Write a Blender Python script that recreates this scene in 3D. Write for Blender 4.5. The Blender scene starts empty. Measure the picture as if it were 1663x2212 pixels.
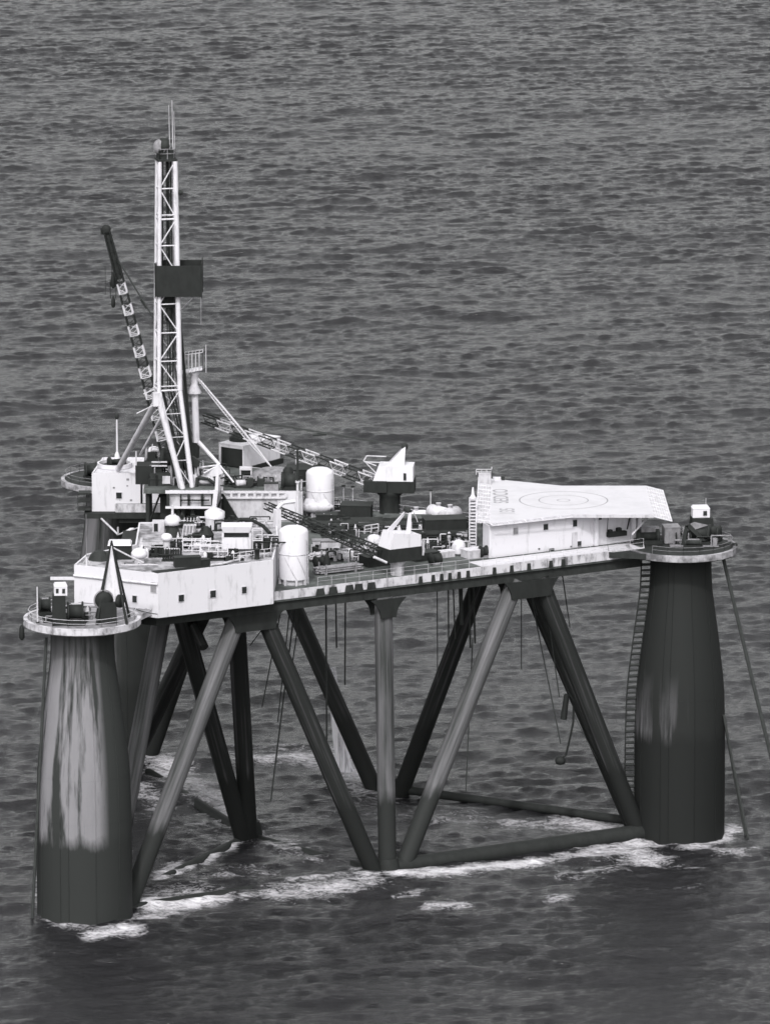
import bpy, math, random
import numpy as np
from mathutils import Vector
random.seed(4); RNG = np.random.default_rng(11)
scn = bpy.context.scene
COL = scn.collection
R = math.radians
PI = math.pi

# ------------------------------------------------------------------ camera
DIST = 900.0; PITCH = R(11.67); FOC = 15045.0            # focal length in units of a 1663 px wide picture
CP, SP = math.cos(PITCH), math.sin(PITCH)
CAM = Vector((0.0, -DIST * CP, 37 + DIST * SP))
FW = Vector((0, CP, -SP)); RT = Vector((1, 0, 0)); UP = Vector((0, SP, CP))
cd = bpy.data.cameras.new('camera'); cam = bpy.data.objects.new('camera', cd); COL.objects.link(cam)
cam.location = CAM; cam.rotation_euler = (PI / 2 - PITCH, 0, 0)
cd.sensor_fit = 'HORIZONTAL'; cd.sensor_width = 36; cd.lens = 36 * FOC / 1663.0
cd.clip_start = 5; cd.clip_end = 60000
scn.camera = cam
# ------------------------------------------------------------------ light
SUN_EL = R(47); SUN_AZ = R(190)                           # azimuth clockwise from +Y: behind the camera, a little to its left
w = bpy.data.worlds.new('World'); scn.world = w; w.use_nodes = True
nt = w.node_tree; bg = nt.nodes['Background']
sky = nt.nodes.new('ShaderNodeTexSky'); sky.sky_type = 'NISHITA'; sky.sun_disc = False
sky.sun_elevation = SUN_EL; sky.sun_rotation = SUN_AZ
sky.dust_density = 4.0; sky.air_density = 1.5
hs = nt.nodes.new('ShaderNodeHueSaturation'); hs.inputs['Saturation'].default_value = 0.06   # grey overcast light
nt.links.new(sky.outputs[0], hs.inputs['Color']); nt.links.new(hs.outputs[0], bg.inputs[0])
bg.inputs[1].default_value = 0.225
sd = bpy.data.lights.new('sun', 'SUN'); sd.energy = 2.0; sd.angle = R(3.0); sd.color = (1, 0.985, 0.985)
so = bpy.data.objects.new('sun', sd); COL.objects.link(so)
sdir = Vector((math.sin(SUN_AZ) * math.cos(SUN_EL), math.cos(SUN_AZ) * math.cos(SUN_EL), math.sin(SUN_EL)))
so.rotation_euler = (-sdir).to_track_quat('-Z', 'Y').to_euler(); so.location = sdir * 300
vs = scn.view_settings
vs.view_transform = 'Standard'; vs.look = 'None'; vs.gamma = 1.0; vs.exposure = 0.20; vs.use_curve_mapping = False
scn.cycles.max_bounces = 6; scn.cycles.filter_width = 1.6

# ------------------------------------------------------------------ survey helpers
def ray(u, v): return FW + RT * ((u - 831.5) / FOC) - UP * ((v - 1106) / FOC)
def at(u, v, z):                                          # point of the level plane z seen in direction (u, v)
    d = ray(u, v); return CAM + d * ((z - CAM.z) / d.z)
def aty(u, v, y):
    d = ray(u, v); return CAM + d * ((y - CAM.y) / d.y)
def onwall(u, v, p, q):                                   # point of the vertical plane through p, q
    d = ray(u, v); e = Vector((q[0] - p[0], q[1] - p[1])); n = Vector((-e.y, e.x))
    t = n.dot(Vector((p[0] - CAM.x, p[1] - CAM.y))) / n.dot(Vector((d.x, d.y)))
    return CAM + d * t
def S(p): return FOC / (Vector(p) - CAM).dot(FW)          # picture units per metre there
def hgt(u, v, b):                                         # height over base b reached at row v (vertical pole at b)
    d = ray(u, v); t = (b[1] - CAM.y) / d.y
    return CAM.z + d.z * t
TC = Vector((-11.6, -20.5)); RAD = 49.03
def rot(p, k):
    a = k * 2 * PI / 3; q = Vector((p[0], p[1])) - TC
    return Vector((TC.x + math.cos(a) * q.x - math.sin(a) * q.y, TC.y + math.sin(a) * q.x + math.cos(a) * q.y))
VA = [Vector((TC.x + RAD * math.cos(R(-120.45 + 120 * k)), TC.y + RAD * math.sin(R(-120.45 + 120 * k)))) for k in range(3)]
PA, PB, PC = VA
EAB = (PB - PA).normalized(); NAB = Vector((-EAB.y, EAB.x)); AAB = math.atan2(EAB.y, EAB.x)
def loc(k, s, t):                                         # along / inward of the k-th side
    return rot(PA + EAB * s + NAB * t, k)
ZD = 37.0

# ------------------------------------------------------------------ materials
def new_mat(name):
    m = bpy.data.materials.new(name); m.use_nodes = True
    return m, m.node_tree, m.node_tree.nodes['Principled BSDF']
def node(t, kind, **kw):
    n = t.nodes.new(kind)
    for k, v in kw.items(): setattr(n, k, v)
    return n
def grey(c, tint='w'):
    if tint == 'w': return (c * 0.985, c * 0.965, c * 1.02, 1)
    return (c * 0.96, c * 1.03, c * 1.0, 1)
def rampn(t, a, b, ca=(0, 0, 0, 1), cb=(1, 1, 1, 1)):
    r = t.nodes.new('ShaderNodeValToRGB'); r.color_ramp.elements[0].position = a; r.color_ramp.elements[1].position = b
    r.color_ramp.elements[0].color = ca; r.color_ramp.elements[1].color = cb
    return r
def paint(name, c, c2, lo=0.5, hi=0.75, scale=0.8, zs=0.35, rough=0.6, tint='w', metal=0.0):
    """paint c with weathered, downward drawn stains of c2"""
    m, t, p = new_mat(name)
    g = node(t, 'ShaderNodeNewGeometry'); mp = node(t, 'ShaderNodeMapping'); mp.inputs['Scale'].default_value = (1, 1, zs)
    n1 = node(t, 'ShaderNodeTexNoise'); n1.inputs['Scale'].default_value = scale; n1.inputs['Detail'].default_value = 9; n1.inputs['Roughness'].default_value = 0.68
    t.links.new(g.outputs['Position'], mp.inputs['Vector']); t.links.new(mp.outputs[0], n1.inputs['Vector'])
    r = rampn(t, lo, hi, grey(c, tint), grey(c2, tint))
    mp2 = node(t, 'ShaderNodeMapping'); mp2.inputs['Scale'].default_value = (1, 1, 0.07); t.links.new(g.outputs['Position'], mp2.inputs['Vector'])
    n2 = node(t, 'ShaderNodeTexNoise'); n2.inputs['Scale'].default_value = 2.2; n2.inputs['Detail'].default_value = 5; n2.inputs['Roughness'].default_value = 0.6; t.links.new(mp2.outputs[0], n2.inputs['Vector'])
    r2 = rampn(t, 0.56, 0.80); t.links.new(n2.outputs['Fac'], r2.inputs[0]); ma = node(t, 'ShaderNodeMath', operation='MULTIPLY_ADD'); ma.inputs[1].default_value = RUN
    t.links.new(r2.outputs[0], ma.inputs[0]); t.links.new(n1.outputs['Fac'], ma.inputs[2])      # rust runs drawn down the plates
    t.links.new(ma.outputs[0], r.inputs[0]); t.links.new(r.outputs[0], p.inputs['Base Color'])
    p.inputs['Roughness'].default_value = rough; p.inputs['Metallic'].default_value = metal
    p.inputs['Specular IOR Level'].default_value = 0.3 if c > .1 else 0.08
    return m
M = {}; RUN = 0.16
M['white'] = paint('white_paint', 0.52, 0.22, 0.56, 0.84, 0.9, 0.25)
M['white2'] = paint('worn_white_paint', 0.49, 0.22, 0.52, 0.80, 1.6, 0.4)
M['mast'] = paint('mast_paint', 0.52, 0.26, 0.50, 0.78, 1.2, 0.3)
M['heli'] = paint('helideck_paint', 0.445, 0.37, 0.45, 0.8, 0.35, 1.0)
M['pale'] = paint('pale_grey_paint', 0.42, 0.18, 0.48, 0.75, 1.3, 0.4)
M['grey'] = paint('grey_paint', 0.22, 0.09, 0.42, 0.70, 1.5, 0.5)
M['deck'] = paint('deck_plate', 0.10, 0.035, 0.42, 0.66, 0.35, 1.0, tint='d')
M['roofg'] = paint('roof_plate', 0.33, 0.09, 0.42, 0.60, 0.5, 1.0)
M['dark'] = paint('dark_steel', 0.030, 0.018, 0.4, 0.7, 1.2, 0.5, tint='d')
M['black'] = paint('black_paint', 0.022, 0.016, 0.4, 0.7, 1.2, 0.5, tint='d')
M['net'] = paint('net_wire', 0.62, 0.4, 0.4, 0.7, 2.0, 1.0)
M['fascia'] = paint('stained_fascia_paint', 0.46, 0.07, 0.47, 0.70, 0.9, 0.5)
M['mark'] = paint('pale_lettering', 0.19, 0.29, 0.45, 0.7, 2.5, 1.0)
M['rope'] = paint('wire_rope', 0.045, 0.03, 0.4, 0.7, 3.0, 1.0, tint='d')
m, t, p = new_mat('window_glass'); p.inputs['Base Color'].default_value = (0.02, 0.022, 0.022, 1); p.inputs['Roughness'].default_value = 0.15; M['glass'] = m

def hull(name, base, pale, growth, streak_lo, streak_hi, gz, fade=None, k=2.6, offs=0.0, face=None):
    """column / brace paint: upright streaks of pale paint over dark paint, face paints in a lit side, ragged dark growth below gz"""
    m, t, p = new_mat(name)
    tc = node(t, 'ShaderNodeTexCoord'); sx = node(t, 'ShaderNodeSeparateXYZ'); t.links.new(tc.outputs['Object'], sx.inputs[0])
    def math_(op, a, b=None):
        n = node(t, 'ShaderNodeMath', operation=op)
        for i, x in enumerate((a, b)):
            if x is None: continue
            if isinstance(x, (int, float)): n.inputs[i].default_value = x
            else: t.links.new(x, n.inputs[i])
        return n.outputs[0]
    ang = math_('ARCTAN2', sx.outputs['Y'], sx.outputs['X'])
    cx = node(t, 'ShaderNodeCombineXYZ')
    t.links.new(math_('ADD', math_('MULTIPLY', ang, k), offs), cx.inputs[0]); t.links.new(math_('MULTIPLY', sx.outputs['Z'], 0.035), cx.inputs[2])
    n1 = node(t, 'ShaderNodeTexNoise'); n1.inputs['Scale'].default_value = 1.5; n1.inputs['Detail'].default_value = 6; n1.inputs['Roughness'].default_value = 0.6
    t.links.new(cx.outputs[0], n1.inputs['Vector'])
    r1 = rampn(t, streak_lo, streak_hi)
    t.links.new(n1.outputs['Fac'], r1.inputs[0])
    n2 = node(t, 'ShaderNodeTexNoise'); n2.inputs['Scale'].default_value = 0.9; n2.inputs['Detail'].default_value = 8; n2.inputs['Roughness'].default_value = 0.7
    mp = node(t, 'ShaderNodeMapping'); mp.inputs['Scale'].default_value = (1, 1, 0.22)
    t.links.new(tc.outputs['Object'], mp.inputs['Vector']); t.links.new(mp.outputs[0], n2.inputs['Vector'])
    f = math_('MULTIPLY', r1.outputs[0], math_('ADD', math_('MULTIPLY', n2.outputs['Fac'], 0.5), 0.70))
    if face is not None:                                   # lit side painted in, rest dark as if shaded: centre angle, half width
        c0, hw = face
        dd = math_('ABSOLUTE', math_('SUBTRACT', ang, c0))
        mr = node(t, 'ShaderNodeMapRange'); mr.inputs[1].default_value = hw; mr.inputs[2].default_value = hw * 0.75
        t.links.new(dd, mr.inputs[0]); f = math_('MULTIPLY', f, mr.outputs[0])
    if fade is not None:                                   # pale streaks thin out towards the top
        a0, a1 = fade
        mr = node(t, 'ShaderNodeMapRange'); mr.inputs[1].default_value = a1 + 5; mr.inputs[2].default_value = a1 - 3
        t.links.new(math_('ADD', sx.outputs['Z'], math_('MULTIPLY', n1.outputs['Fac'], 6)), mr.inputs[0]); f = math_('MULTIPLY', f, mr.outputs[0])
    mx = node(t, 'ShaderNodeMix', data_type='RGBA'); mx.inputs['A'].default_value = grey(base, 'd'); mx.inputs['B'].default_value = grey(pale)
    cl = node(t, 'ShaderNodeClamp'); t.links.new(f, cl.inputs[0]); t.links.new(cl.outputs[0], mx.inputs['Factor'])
    gp = node(t, 'ShaderNodeNewGeometry'); gs = node(t, 'ShaderNodeSeparateXYZ'); t.links.new(gp.outputs['Position'], gs.inputs[0])
    zg = math_('ADD', gs.outputs['Z'], math_('ADD', math_('MULTIPLY', n2.outputs['Fac'], 2.6), math_('MULTIPLY', n1.outputs['Fac'], 2.2)))
    mr2 = node(t, 'ShaderNodeMapRange'); mr2.inputs[1].default_value = gz + 1.6; mr2.inputs[2].default_value = gz + 3.4
    t.links.new(zg, mr2.inputs[0])
    mx2 = node(t, 'ShaderNodeMix', data_type='RGBA'); mx2.inputs['A'].default_value = grey(growth, 'd')
    t.links.new(mx.outputs['Result'], mx2.inputs['B']); t.links.new(mr2.outputs[0], mx2.inputs['Factor'])
    t.links.new(mx2.outputs['Result'], p.inputs['Base Color'])
    p.inputs['Roughness'].default_value = 0.65; p.inputs['Specular IOR Level'].default_value = 0.10
    bp = node(t, 'ShaderNodeBump'); bp.inputs['Strength'].default_value = 0.25; bp.inputs['Distance'].default_value = 0.1
    t.links.new(n2.outputs['Fac'], bp.inputs['Height']); t.links.new(bp.outputs[0], p.inputs['Normal'])
    return m
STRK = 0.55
M['colA'] = hull('bleached_lit_side_hull_paint', 0.030, 0.185, 0.026, 0.40, 0.50, 10.3, k=1.7, offs=STRK, fade=(0, 36), face=(-1.98, 1.02))  # bleached streaks only on the painted lit left, right side dark as shade
M['colC'] = hull('weathered_lit_side_hull_paint', 0.024, 0.12, 0.018, 0.40, 0.60, 10.3, k=1.5, face=(-2.3, 0.9))  # streaks held to a lit left side put into the colour
M['colB'] = hull('dark_hull_paint', 0.018, 0.12, 0.014, 0.46, 0.66, 13.0, fade=(0, 20), k=2.0, face=(-2.3, 0.9))  # dark paint, with a lit left side painted in as a pale patch
M['brace'] = hull('pale_brace_paint', 0.034, 0.14, 0.022, 0.36, 0.66, 9.5, k=0.9)  # paler tone, used on some of the braces
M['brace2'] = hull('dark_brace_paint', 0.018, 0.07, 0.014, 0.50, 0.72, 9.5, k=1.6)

# ------------------------------------------------------------------ mesh builder
ORG = {}
class MB:
    def __init__(s): s.v = []; s.f = []; s.sm = []; s.mi = []; s.cur = 0
    def add(s, vs, fs, smooth=False):
        o = len(s.v); s.v += [tuple(x) for x in vs]
        for f in fs: s.f.append(tuple(i + o for i in f)); s.sm.append(smooth); s.mi.append(s.cur)
        return s
    def box(s, c, lx, ly, h, ang=0.0, taper=1.0):          # c = centre of the base
        ca, sa = math.cos(ang), math.sin(ang); vs = []
        for z, k in ((0, 1.0), (h, taper)):
            for x, y in ((-1, -1), (1, -1), (1, 1), (-1, 1)):
                X, Y = x * lx / 2 * k, y * ly / 2 * k
                vs.append((c[0] + ca * X - sa * Y, c[1] + sa * X + ca * Y, c[2] + z))
        return s.add(vs, [(3, 2, 1, 0), (4, 5, 6, 7), (0, 1, 5, 4), (1, 2, 6, 5), (2, 3, 7, 6), (3, 0, 4, 7)])
    def prism(s, poly, z0, z1):
        n = len(poly); a = sum(poly[i][0] * poly[(i + 1) % n][1] - poly[(i + 1) % n][0] * poly[i][1] for i in range(n))
        if a < 0: poly = poly[::-1]
        vs = [(q[0], q[1], z0) for q in poly] + [(q[0], q[1], z1) for q in poly]
        fs = [tuple(range(n - 1, -1, -1)), tuple(range(n, 2 * n))] + [(i, (i + 1) % n, n + (i + 1) % n, n + i) for i in range(n)]
        return s.add(vs, fs)
    def wallring(s, poly, z0, z1, th=0.25):                # closed wall of thickness th (inward) along a polygon
        n = len(poly)
        for i in range(n):
            a, b = Vector(poly[i][:2]), Vector(poly[(i + 1) % n][:2])
            e = (b - a); L = e.length
            if L < 0.05: continue
            e /= L; nn = Vector((-e.y, e.x)) * th
            s.prism([a, b, b + nn, a + nn], z0, z1)
        return s
    def tube(s, p, q, r0, r1=None, n=8, smooth=True):
        p, q = Vector(p), Vector(q); r1 = r0 if r1 is None else r1
        d = (q - p).normalized(); a = d.orthogonal().normalized(); b = d.cross(a); vs = []
        for c, r in ((p, r0), (q, r1)):
            for i in range(n):
                t = 2 * PI * i / n; vs.append(c + (a * math.cos(t) + b * math.sin(t)) * r)
        s.add(vs, [(i, (i + 1) % n, n + (i + 1) % n, n + i) for i in range(n)], smooth)
        s.add(vs, [tuple(range(n - 1, -1, -1)), tuple(range(n, 2 * n))]); return s
    def path(s, pts, r, n=6):
        for a, b in zip(pts[:-1], pts[1:]): s.tube(a, b, r, n=n)
        return s
    def spine(s, pts, radii, n=20):                        # one continuous round member with varying radius
        pts = [Vector(x) for x in pts]; vs = []; d = (pts[-1] - pts[0]).normalized()
        a = d.orthogonal().normalized(); b = d.cross(a)
        for c, r in zip(pts, radii):
            for i in range(n):
                t = 2 * PI * i / n; vs.append(c + (a * math.cos(t) + b * math.sin(t)) * r)
        m_ = len(pts)
        s.add(vs, [(j * n + i, j * n + (i + 1) % n, (j + 1) * n + (i + 1) % n, (j + 1) * n + i) for j in range(m_ - 1) for i in range(n)], True)
        s.add(vs, [tuple(range(n - 1, -1, -1)), tuple(range((m_ - 1) * n, m_ * n))]); return s
    def lathe(s, c, prof, n=24, smooth=True, caps=True):   # prof = [(r, z)...] from bottom to top
        vs = []
        for r, z in prof:
            for i in range(n):
                t = 2 * PI * i / n; vs.append((c[0] + r * math.cos(t), c[1] + r * math.sin(t), c[2] + z))
        m_ = len(prof)
        s.add(vs, [(j * n + i, j * n + (i + 1) % n, (j + 1) * n + (i + 1) % n, (j + 1) * n + i) for j in range(m_ - 1) for i in range(n)], smooth)
        if caps: s.add(vs, [tuple(range(n - 1, -1, -1)), tuple(range((m_ - 1) * n, m_ * n))])
        return s
    def drum(s, c, ax, L, prof, n=20):                     # lathe about a level axis; prof = [(r, t)] with t in -1..1
        ax = Vector((ax[0], ax[1], 0)).normalized(); b = Vector((0, 0, 1)); a = ax.cross(b); c = Vector(c); vs = []
        for r, t in prof:
            for i in range(n):
                q = 2 * PI * i / n; vs.append(c + ax * (t * L / 2) + (a * math.cos(q) + b * math.sin(q)) * r)
        m_ = len(prof)
        s.add(vs, [(j * n + i, j * n + (i + 1) % n, (j + 1) * n + (i + 1) % n, (j + 1) * n + i) for j in range(m_ - 1) for i in range(n)], True)
        s.add(vs, [tuple(range(n - 1, -1, -1)), tuple(range((m_ - 1) * n, m_ * n))]); return s
    def plate(s, pts, th):                                 # flat polygon given thickness
        P = [Vector(x) for x in pts]; n = len(P); nn = (P[1] - P[0]).cross(P[2] - P[0]).normalized() * (th / 2)
        vs = [x - nn for x in P] + [x + nn for x in P]
        return s.add(vs, [tuple(range(n - 1, -1, -1)), tuple(range(n, 2 * n))] + [(i, (i + 1) % n, n + (i + 1) % n, n + i) for i in range(n)])
    def torus(s, c, Rr, r, ax=(0, 0, 1), n=18, m=6):
        ax = Vector(ax).normalized(); a = ax.orthogonal().normalized(); b = ax.cross(a); c = Vector(c); vs = []
        for i in range(n):
            t = 2 * PI * i / n; d = a * math.cos(t) + b * math.sin(t)
            for j in range(m):
                q = 2 * PI * j / m; vs.append(c + d * (Rr + r * math.cos(q)) + ax * (r * math.sin(q)))
        return s.add(vs, [(i * m + j, ((i + 1) % n) * m + j, ((i + 1) % n) * m + (j + 1) % m, i * m + (j + 1) % m) for i in range(n) for j in range(m)], True)
    def dome(s, c, r, h, n=20, k=5):
        return s.lathe(c, [(max(r * math.cos(PI / 2 * i / k), 0.02), h * math.sin(PI / 2 * i / k)) for i in range(k + 1)], n)
    def build(s, name, mat, parent=None, org=None):
        if org is None: org = ORG[parent.name] if parent else s.v[0]
        org = Vector(org[:3] if len(org) > 2 else (org[0], org[1], 0))
        me = bpy.data.meshes.new(name); me.from_pydata([(x[0] - org.x, x[1] - org.y, x[2] - org.z) for x in s.v], [], s.f)
        me.polygons.foreach_set('use_smooth', s.sm); 
        for x in (mat if isinstance(mat, tuple) else (mat,)): me.materials.append(M[x] if isinstance(x, str) else x)
        if isinstance(mat, tuple): me.polygons.foreach_set('material_index', s.mi)
        me.update()
        o = bpy.data.objects.new(name, me); COL.objects.link(o)
        if parent: o.parent = parent; o.location = org - ORG[parent.name]
        else: o.location = org
        ORG[o.name] = org
        return o
def tag(o, label=None, cat=None, group=None, kind=None):
    for k, v in (('label', label), ('category', cat), ('group', group), ('kind', kind)):
        if v: o[k] = v
    return o
def thing(name, org, label, cat, group=None):
    o = bpy.data.objects.new(name, None); COL.objects.link(o); o.empty_display_size = 0.5
    org = Vector((org[0], org[1], org[2] if len(org) > 2 else ZD)); o.location = org; ORG[o.name] = org
    return tag(o, label, cat, group)
def single(mb, name, mat, label, cat, group=None, org=None): return tag(mb.build(name, mat, None, org), label, cat, group)
def rails(mb, pts, h=1.1, r=0.035, step=1.6, mid=True):
    for a, b in zip(pts[:-1], pts[1:]):
        a, b = Vector(a), Vector(b); L = (b - a).length; k = max(1, int(round(L / step))); z = Vector((0, 0, h))
        mb.tube(a + z, b + z, r, n=4, smooth=False)
        if mid: mb.tube(a + z * 0.55, b + z * 0.55, r * 0.8, n=4, smooth=False)
        for i in range(k + 1):
            c = a + (b - a) * (i / k); mb.tube(c, c + z, r, n=4, smooth=False)
    return mb
def window(parent, u, v, pq, w_, h_, mat='glass', fr='white2', name='window'):
    c = onwall(u, v, *pq); a = math.atan2(pq[1][1] - pq[0][1], pq[1][0] - pq[0][0])
    n = Vector((math.sin(a), -math.cos(a), 0))
    f = MB().box(c + n * 0.03 - Vector((0, 0, h_ / 2 + 0.07)), w_ + 0.14, 0.10, h_ + 0.14, a).build(name, fr, parent)
    g = MB().box(c + n * 0.07 - Vector((0, 0, h_ / 2)), w_, 0.08, h_, a).build('pane', mat, f)
    return f
# ------------------------------------------------------------------ sea
def axis(lo, hi, step, far_lo, far_hi, g=1.045):
    c = list(np.arange(lo, hi + step * 0.5, step)); a = [lo]; d = step
    while a[-1] > far_lo: d *= g; a.append(a[-1] - d)
    b = [c[-1]]; d = step
    while b[-1] < far_hi: d *= g; b.append(b[-1] + d)
    return np.array(a[:0:-1] + c + b[1:])
def make_sea():
    xs = axis(-104, 104, 0.40, -20000, 20000); ys = axis(-170, 830, 0.44, -6000, 40000)
    nx, ny = len(xs), len(ys)
    X, Y = np.meshgrid(xs, ys); X = X.ravel().astype(np.float64); Y = Y.ravel()
    def win(v, lo, hi, f): return np.clip((v - lo + f) / f, 0, 1) * np.clip((hi + f - v) / f, 0, 1)
    W = win(X, -500, 500, 500) * win(Y, -450, 1500, 800); gxs = np.gradient(xs); gys = np.gradient(ys)
    Z = np.zeros_like(X); DX = np.zeros_like(X); DY = np.zeros_like(X)
    n = 230
    lam = np.exp(RNG.uniform(np.log(1.2), np.log(23), n)); k = 2 * PI / lam
    th = R(-80) + RNG.normal(0, 0.44, n) * (0.8 + 0.3 * (lam < 4))
    rel = np.where(lam > 4, (4 / lam) ** 0.7, 1.0)
    gust = 1 + sum(0.07 * np.cos(2 * PI / L_ * (math.cos(b_) * X + math.sin(b_) * Y) + f_) for L_, b_, f_ in ((160, 1.2, .3), (97, 2.0, 2.1), (61, 0.7, 4.0), (240, 1.75, 1.1), (43, 1.45, 5.2)))
    rms = WAVE_SLOPE; a = rel / k * rms * math.sqrt(2.0 / np.sum(rel ** 2))
    ph = RNG.uniform(0, 2 * PI, n)
    for i in range(n):
        A_ = k[i] * (math.cos(th[i]) * X + math.sin(th[i]) * Y) + ph[i]
        c, s_ = np.cos(A_), np.sin(A_)
        fx = np.clip(lam[i] / (2.2 * gxs) - .55, 0, 1); fy_ = np.clip(lam[i] / (2.2 * gys) - .35, 0, 1)      # leave out what the mesh cannot carry
        wk = np.outer(np.maximum(fy_, (np.abs(gys - .44) < .01) * 1.0), np.maximum(fx, (np.abs(gxs - .40) < .01) * 1.0)).ravel(); c = c * wk; s_ = s_ * wk
        if lam[i] < 9: c = c * gust; s_ = s_ * gust
        Z += a[i] * c; q = 0.85 * a[i]
        DX -= q * math.cos(th[i]) * s_; DY -= q * math.sin(th[i]) * s_
    for L_, b_, f_ in ((58, -1.25, .4), (83, -1.5, 2.2), (47, -1.0, 3.3)): Z += 0.022 * L_ / (2 * PI) * np.cos(2 * PI / L_ * (math.cos(b_) * X + math.sin(b_) * Y) + f_)
    Z *= W; X2 = X + DX * W; Y2 = Y + DY * W
    me = bpy.data.meshes.new('sea')
    idx = np.arange(nx * ny).reshape(ny, nx)
    q = np.stack([idx[:-1, :-1], idx[:-1, 1:], idx[1:, 1:], idx[1:, :-1]], -1).reshape(-1)
    nf = (nx - 1) * (ny - 1)
    me.vertices.add(nx * ny); me.vertices.foreach_set('co', np.stack([X2, Y2, Z], -1).astype(np.float32).ravel())
    me.loops.add(nf * 4); me.loops.foreach_set('vertex_index', q.astype(np.int32))
    me.polygons.add(nf); me.polygons.foreach_set('loop_start', np.arange(0, nf * 4, 4, dtype=np.int32))
    me.polygons.foreach_set('use_smooth', np.ones(nf, dtype=bool))
    me.update(calc_edges=True)
    # churned water: where the swell breaks on the legs and low braces
    F = np.zeros(nx * ny, dtype=np.float32)
    sel = np.where((np.abs(X) < 70) & (Y > -130) & (Y < 160))[0]; px_, py_ = X2[sel], Y2[sel]; ff = np.zeros(len(sel))
    for pts, wd, st in FOAM:
        P = [at(u, v, 0) for u, v in pts]
        for p_, q_ in zip(P[:-1], P[1:]):
            ex, ey = q_.x - p_.x, q_.y - p_.y; L2 = ex * ex + ey * ey + 1e-6
            tt = np.clip(((px_ - p_.x) * ex + (py_ - p_.y) * ey) / L2, 0, 1)
            d2 = (px_ - p_.x - tt * ex) ** 2 + ((py_ - p_.y - tt * ey) * 0.7) ** 2
            ff = np.maximum(ff, st * np.exp(-d2 / (wd * wd * 2.6)))
    F[sel] = ff
    at_ = me.attributes.new('foam', 'FLOAT', 'POINT'); at_.data.foreach_set('value', F)
    m, t, p = new_mat('sea_water')
    g = node(t, 'ShaderNodeNewGeometry')
    def noise(sc, det, ro, vec, dist=0.0):
        n_ = node(t, 'ShaderNodeTexNoise'); n_.inputs['Scale'].default_value = sc; n_.inputs['Detail'].default_value = det
        n_.inputs['Roughness'].default_value = ro; n_.inputs['Distortion'].default_value = dist; t.links.new(vec, n_.inputs['Vector']); return n_
    mp = node(t, 'ShaderNodeMapping'); mp.inputs['Scale'].default_value = (0.55, 1.0, 1.0); t.links.new(g.outputs['Position'], mp.inputs['Vector'])
    mpb = node(t, 'ShaderNodeMapping'); mpb.inputs['Scale'].default_value = (0.36, 1.0, 1.0); mpb.inputs['Rotation'].default_value = (0, 0, 0.12); t.links.new(g.outputs['Position'], mpb.inputs['Vector'])
    nb = noise(1.9, 5, 0.65, mpb.outputs[0], 0.25)
    bp = node(t, 'ShaderNodeBump'); bp.inputs['Strength'].default_value = 1.0; bp.inputs['Distance'].default_value = SEA_BUMP
    t.links.new(nb.outputs['Fac'], bp.inputs['Height']); t.links.new(bp.outputs[0], p.inputs['Normal'])
    p.inputs['Base Color'].default_value = (SEA_COL * 0.97, SEA_COL * 0.97, SEA_COL * 1.06, 1)
    p.inputs['Roughness'].default_value = 0.11; p.inputs['IOR'].default_value = 1.333
    fo = node(t, 'ShaderNodeBsdfPrincipled'); fo.inputs['Base Color'].default_value = (0.52, 0.51, 0.535, 1); fo.inputs['Roughness'].default_value = 0.8
    fa = node(t, 'ShaderNodeAttribute', attribute_name='foam')
    nf_ = noise(0.55, 10, 0.78, mp.outputs[0], 1.2)
    nr_ = noise(0.9, 5, 0.6, mp.outputs[0], 2.2)
    def mth(op, a, b):
        n_ = node(t, 'ShaderNodeMath', operation=op)
        for i_, x in enumerate((a, b)):
            if isinstance(x, (int, float)): n_.inputs[i_].default_value = x
            else: t.links.new(x, n_.inputs[i_])
        return n_.outputs[0]
    ridge = mth('SUBTRACT', 1.0, mth('MULTIPLY', mth('ABSOLUTE', mth('SUBTRACT', nr_.outputs['Fac'], 0.5), 0), 9.0))      # thin lace between the bubbles
    ridge = mth('MAXIMUM', ridge, 0.0)
    val = mth('ADD', mth('ADD', mth('MULTIPLY', fa.outputs['Fac'], 1.15), mth('MULTIPLY', mth('SUBTRACT', nf_.outputs['Fac'], 0.5), 1.7)), mth('MULTIPLY', ridge, 0.22))
    mr = node(t, 'ShaderNodeMapRange'); mr.inputs[1].default_value = 0.58; mr.inputs[2].default_value = 1.25; t.links.new(val, mr.inputs[0])
    gt = node(t, 'ShaderNodeMapRange'); gt.inputs[1].default_value = 0.04; gt.inputs[2].default_value = 0.22; t.links.new(fa.outputs['Fac'], gt.inputs[0])
    mq = node(t, 'ShaderNodeMath', operation='MULTIPLY'); t.links.new(mr.outputs[0], mq.inputs[0]); t.links.new(gt.outputs[0], mq.inputs[1]); mr = mq
    # nothing but clean water where the foam value is zero
    mx = node(t, 'ShaderNodeMixShader'); t.links.new(mr.outputs[0], mx.inputs[0]); t.links.new(p.outputs[0], mx.inputs[1]); t.links.new(fo.outputs[0], mx.inputs[2])
    out = [x for x in t.nodes if x.type == 'OUTPUT_MATERIAL'][0]; t.links.new(mx.outputs[0], out.inputs['Surface'])
    me.materials.append(m)
    o = bpy.data.objects.new('sea', me); COL.objects.link(o); tag(o, 'grey choppy open sea with foam around the legs of the drilling rig', 'sea', kind='structure')
WAVE_SLOPE = 0.225; SEA_BUMP = 0.29; SEA_COL = 0.012
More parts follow.
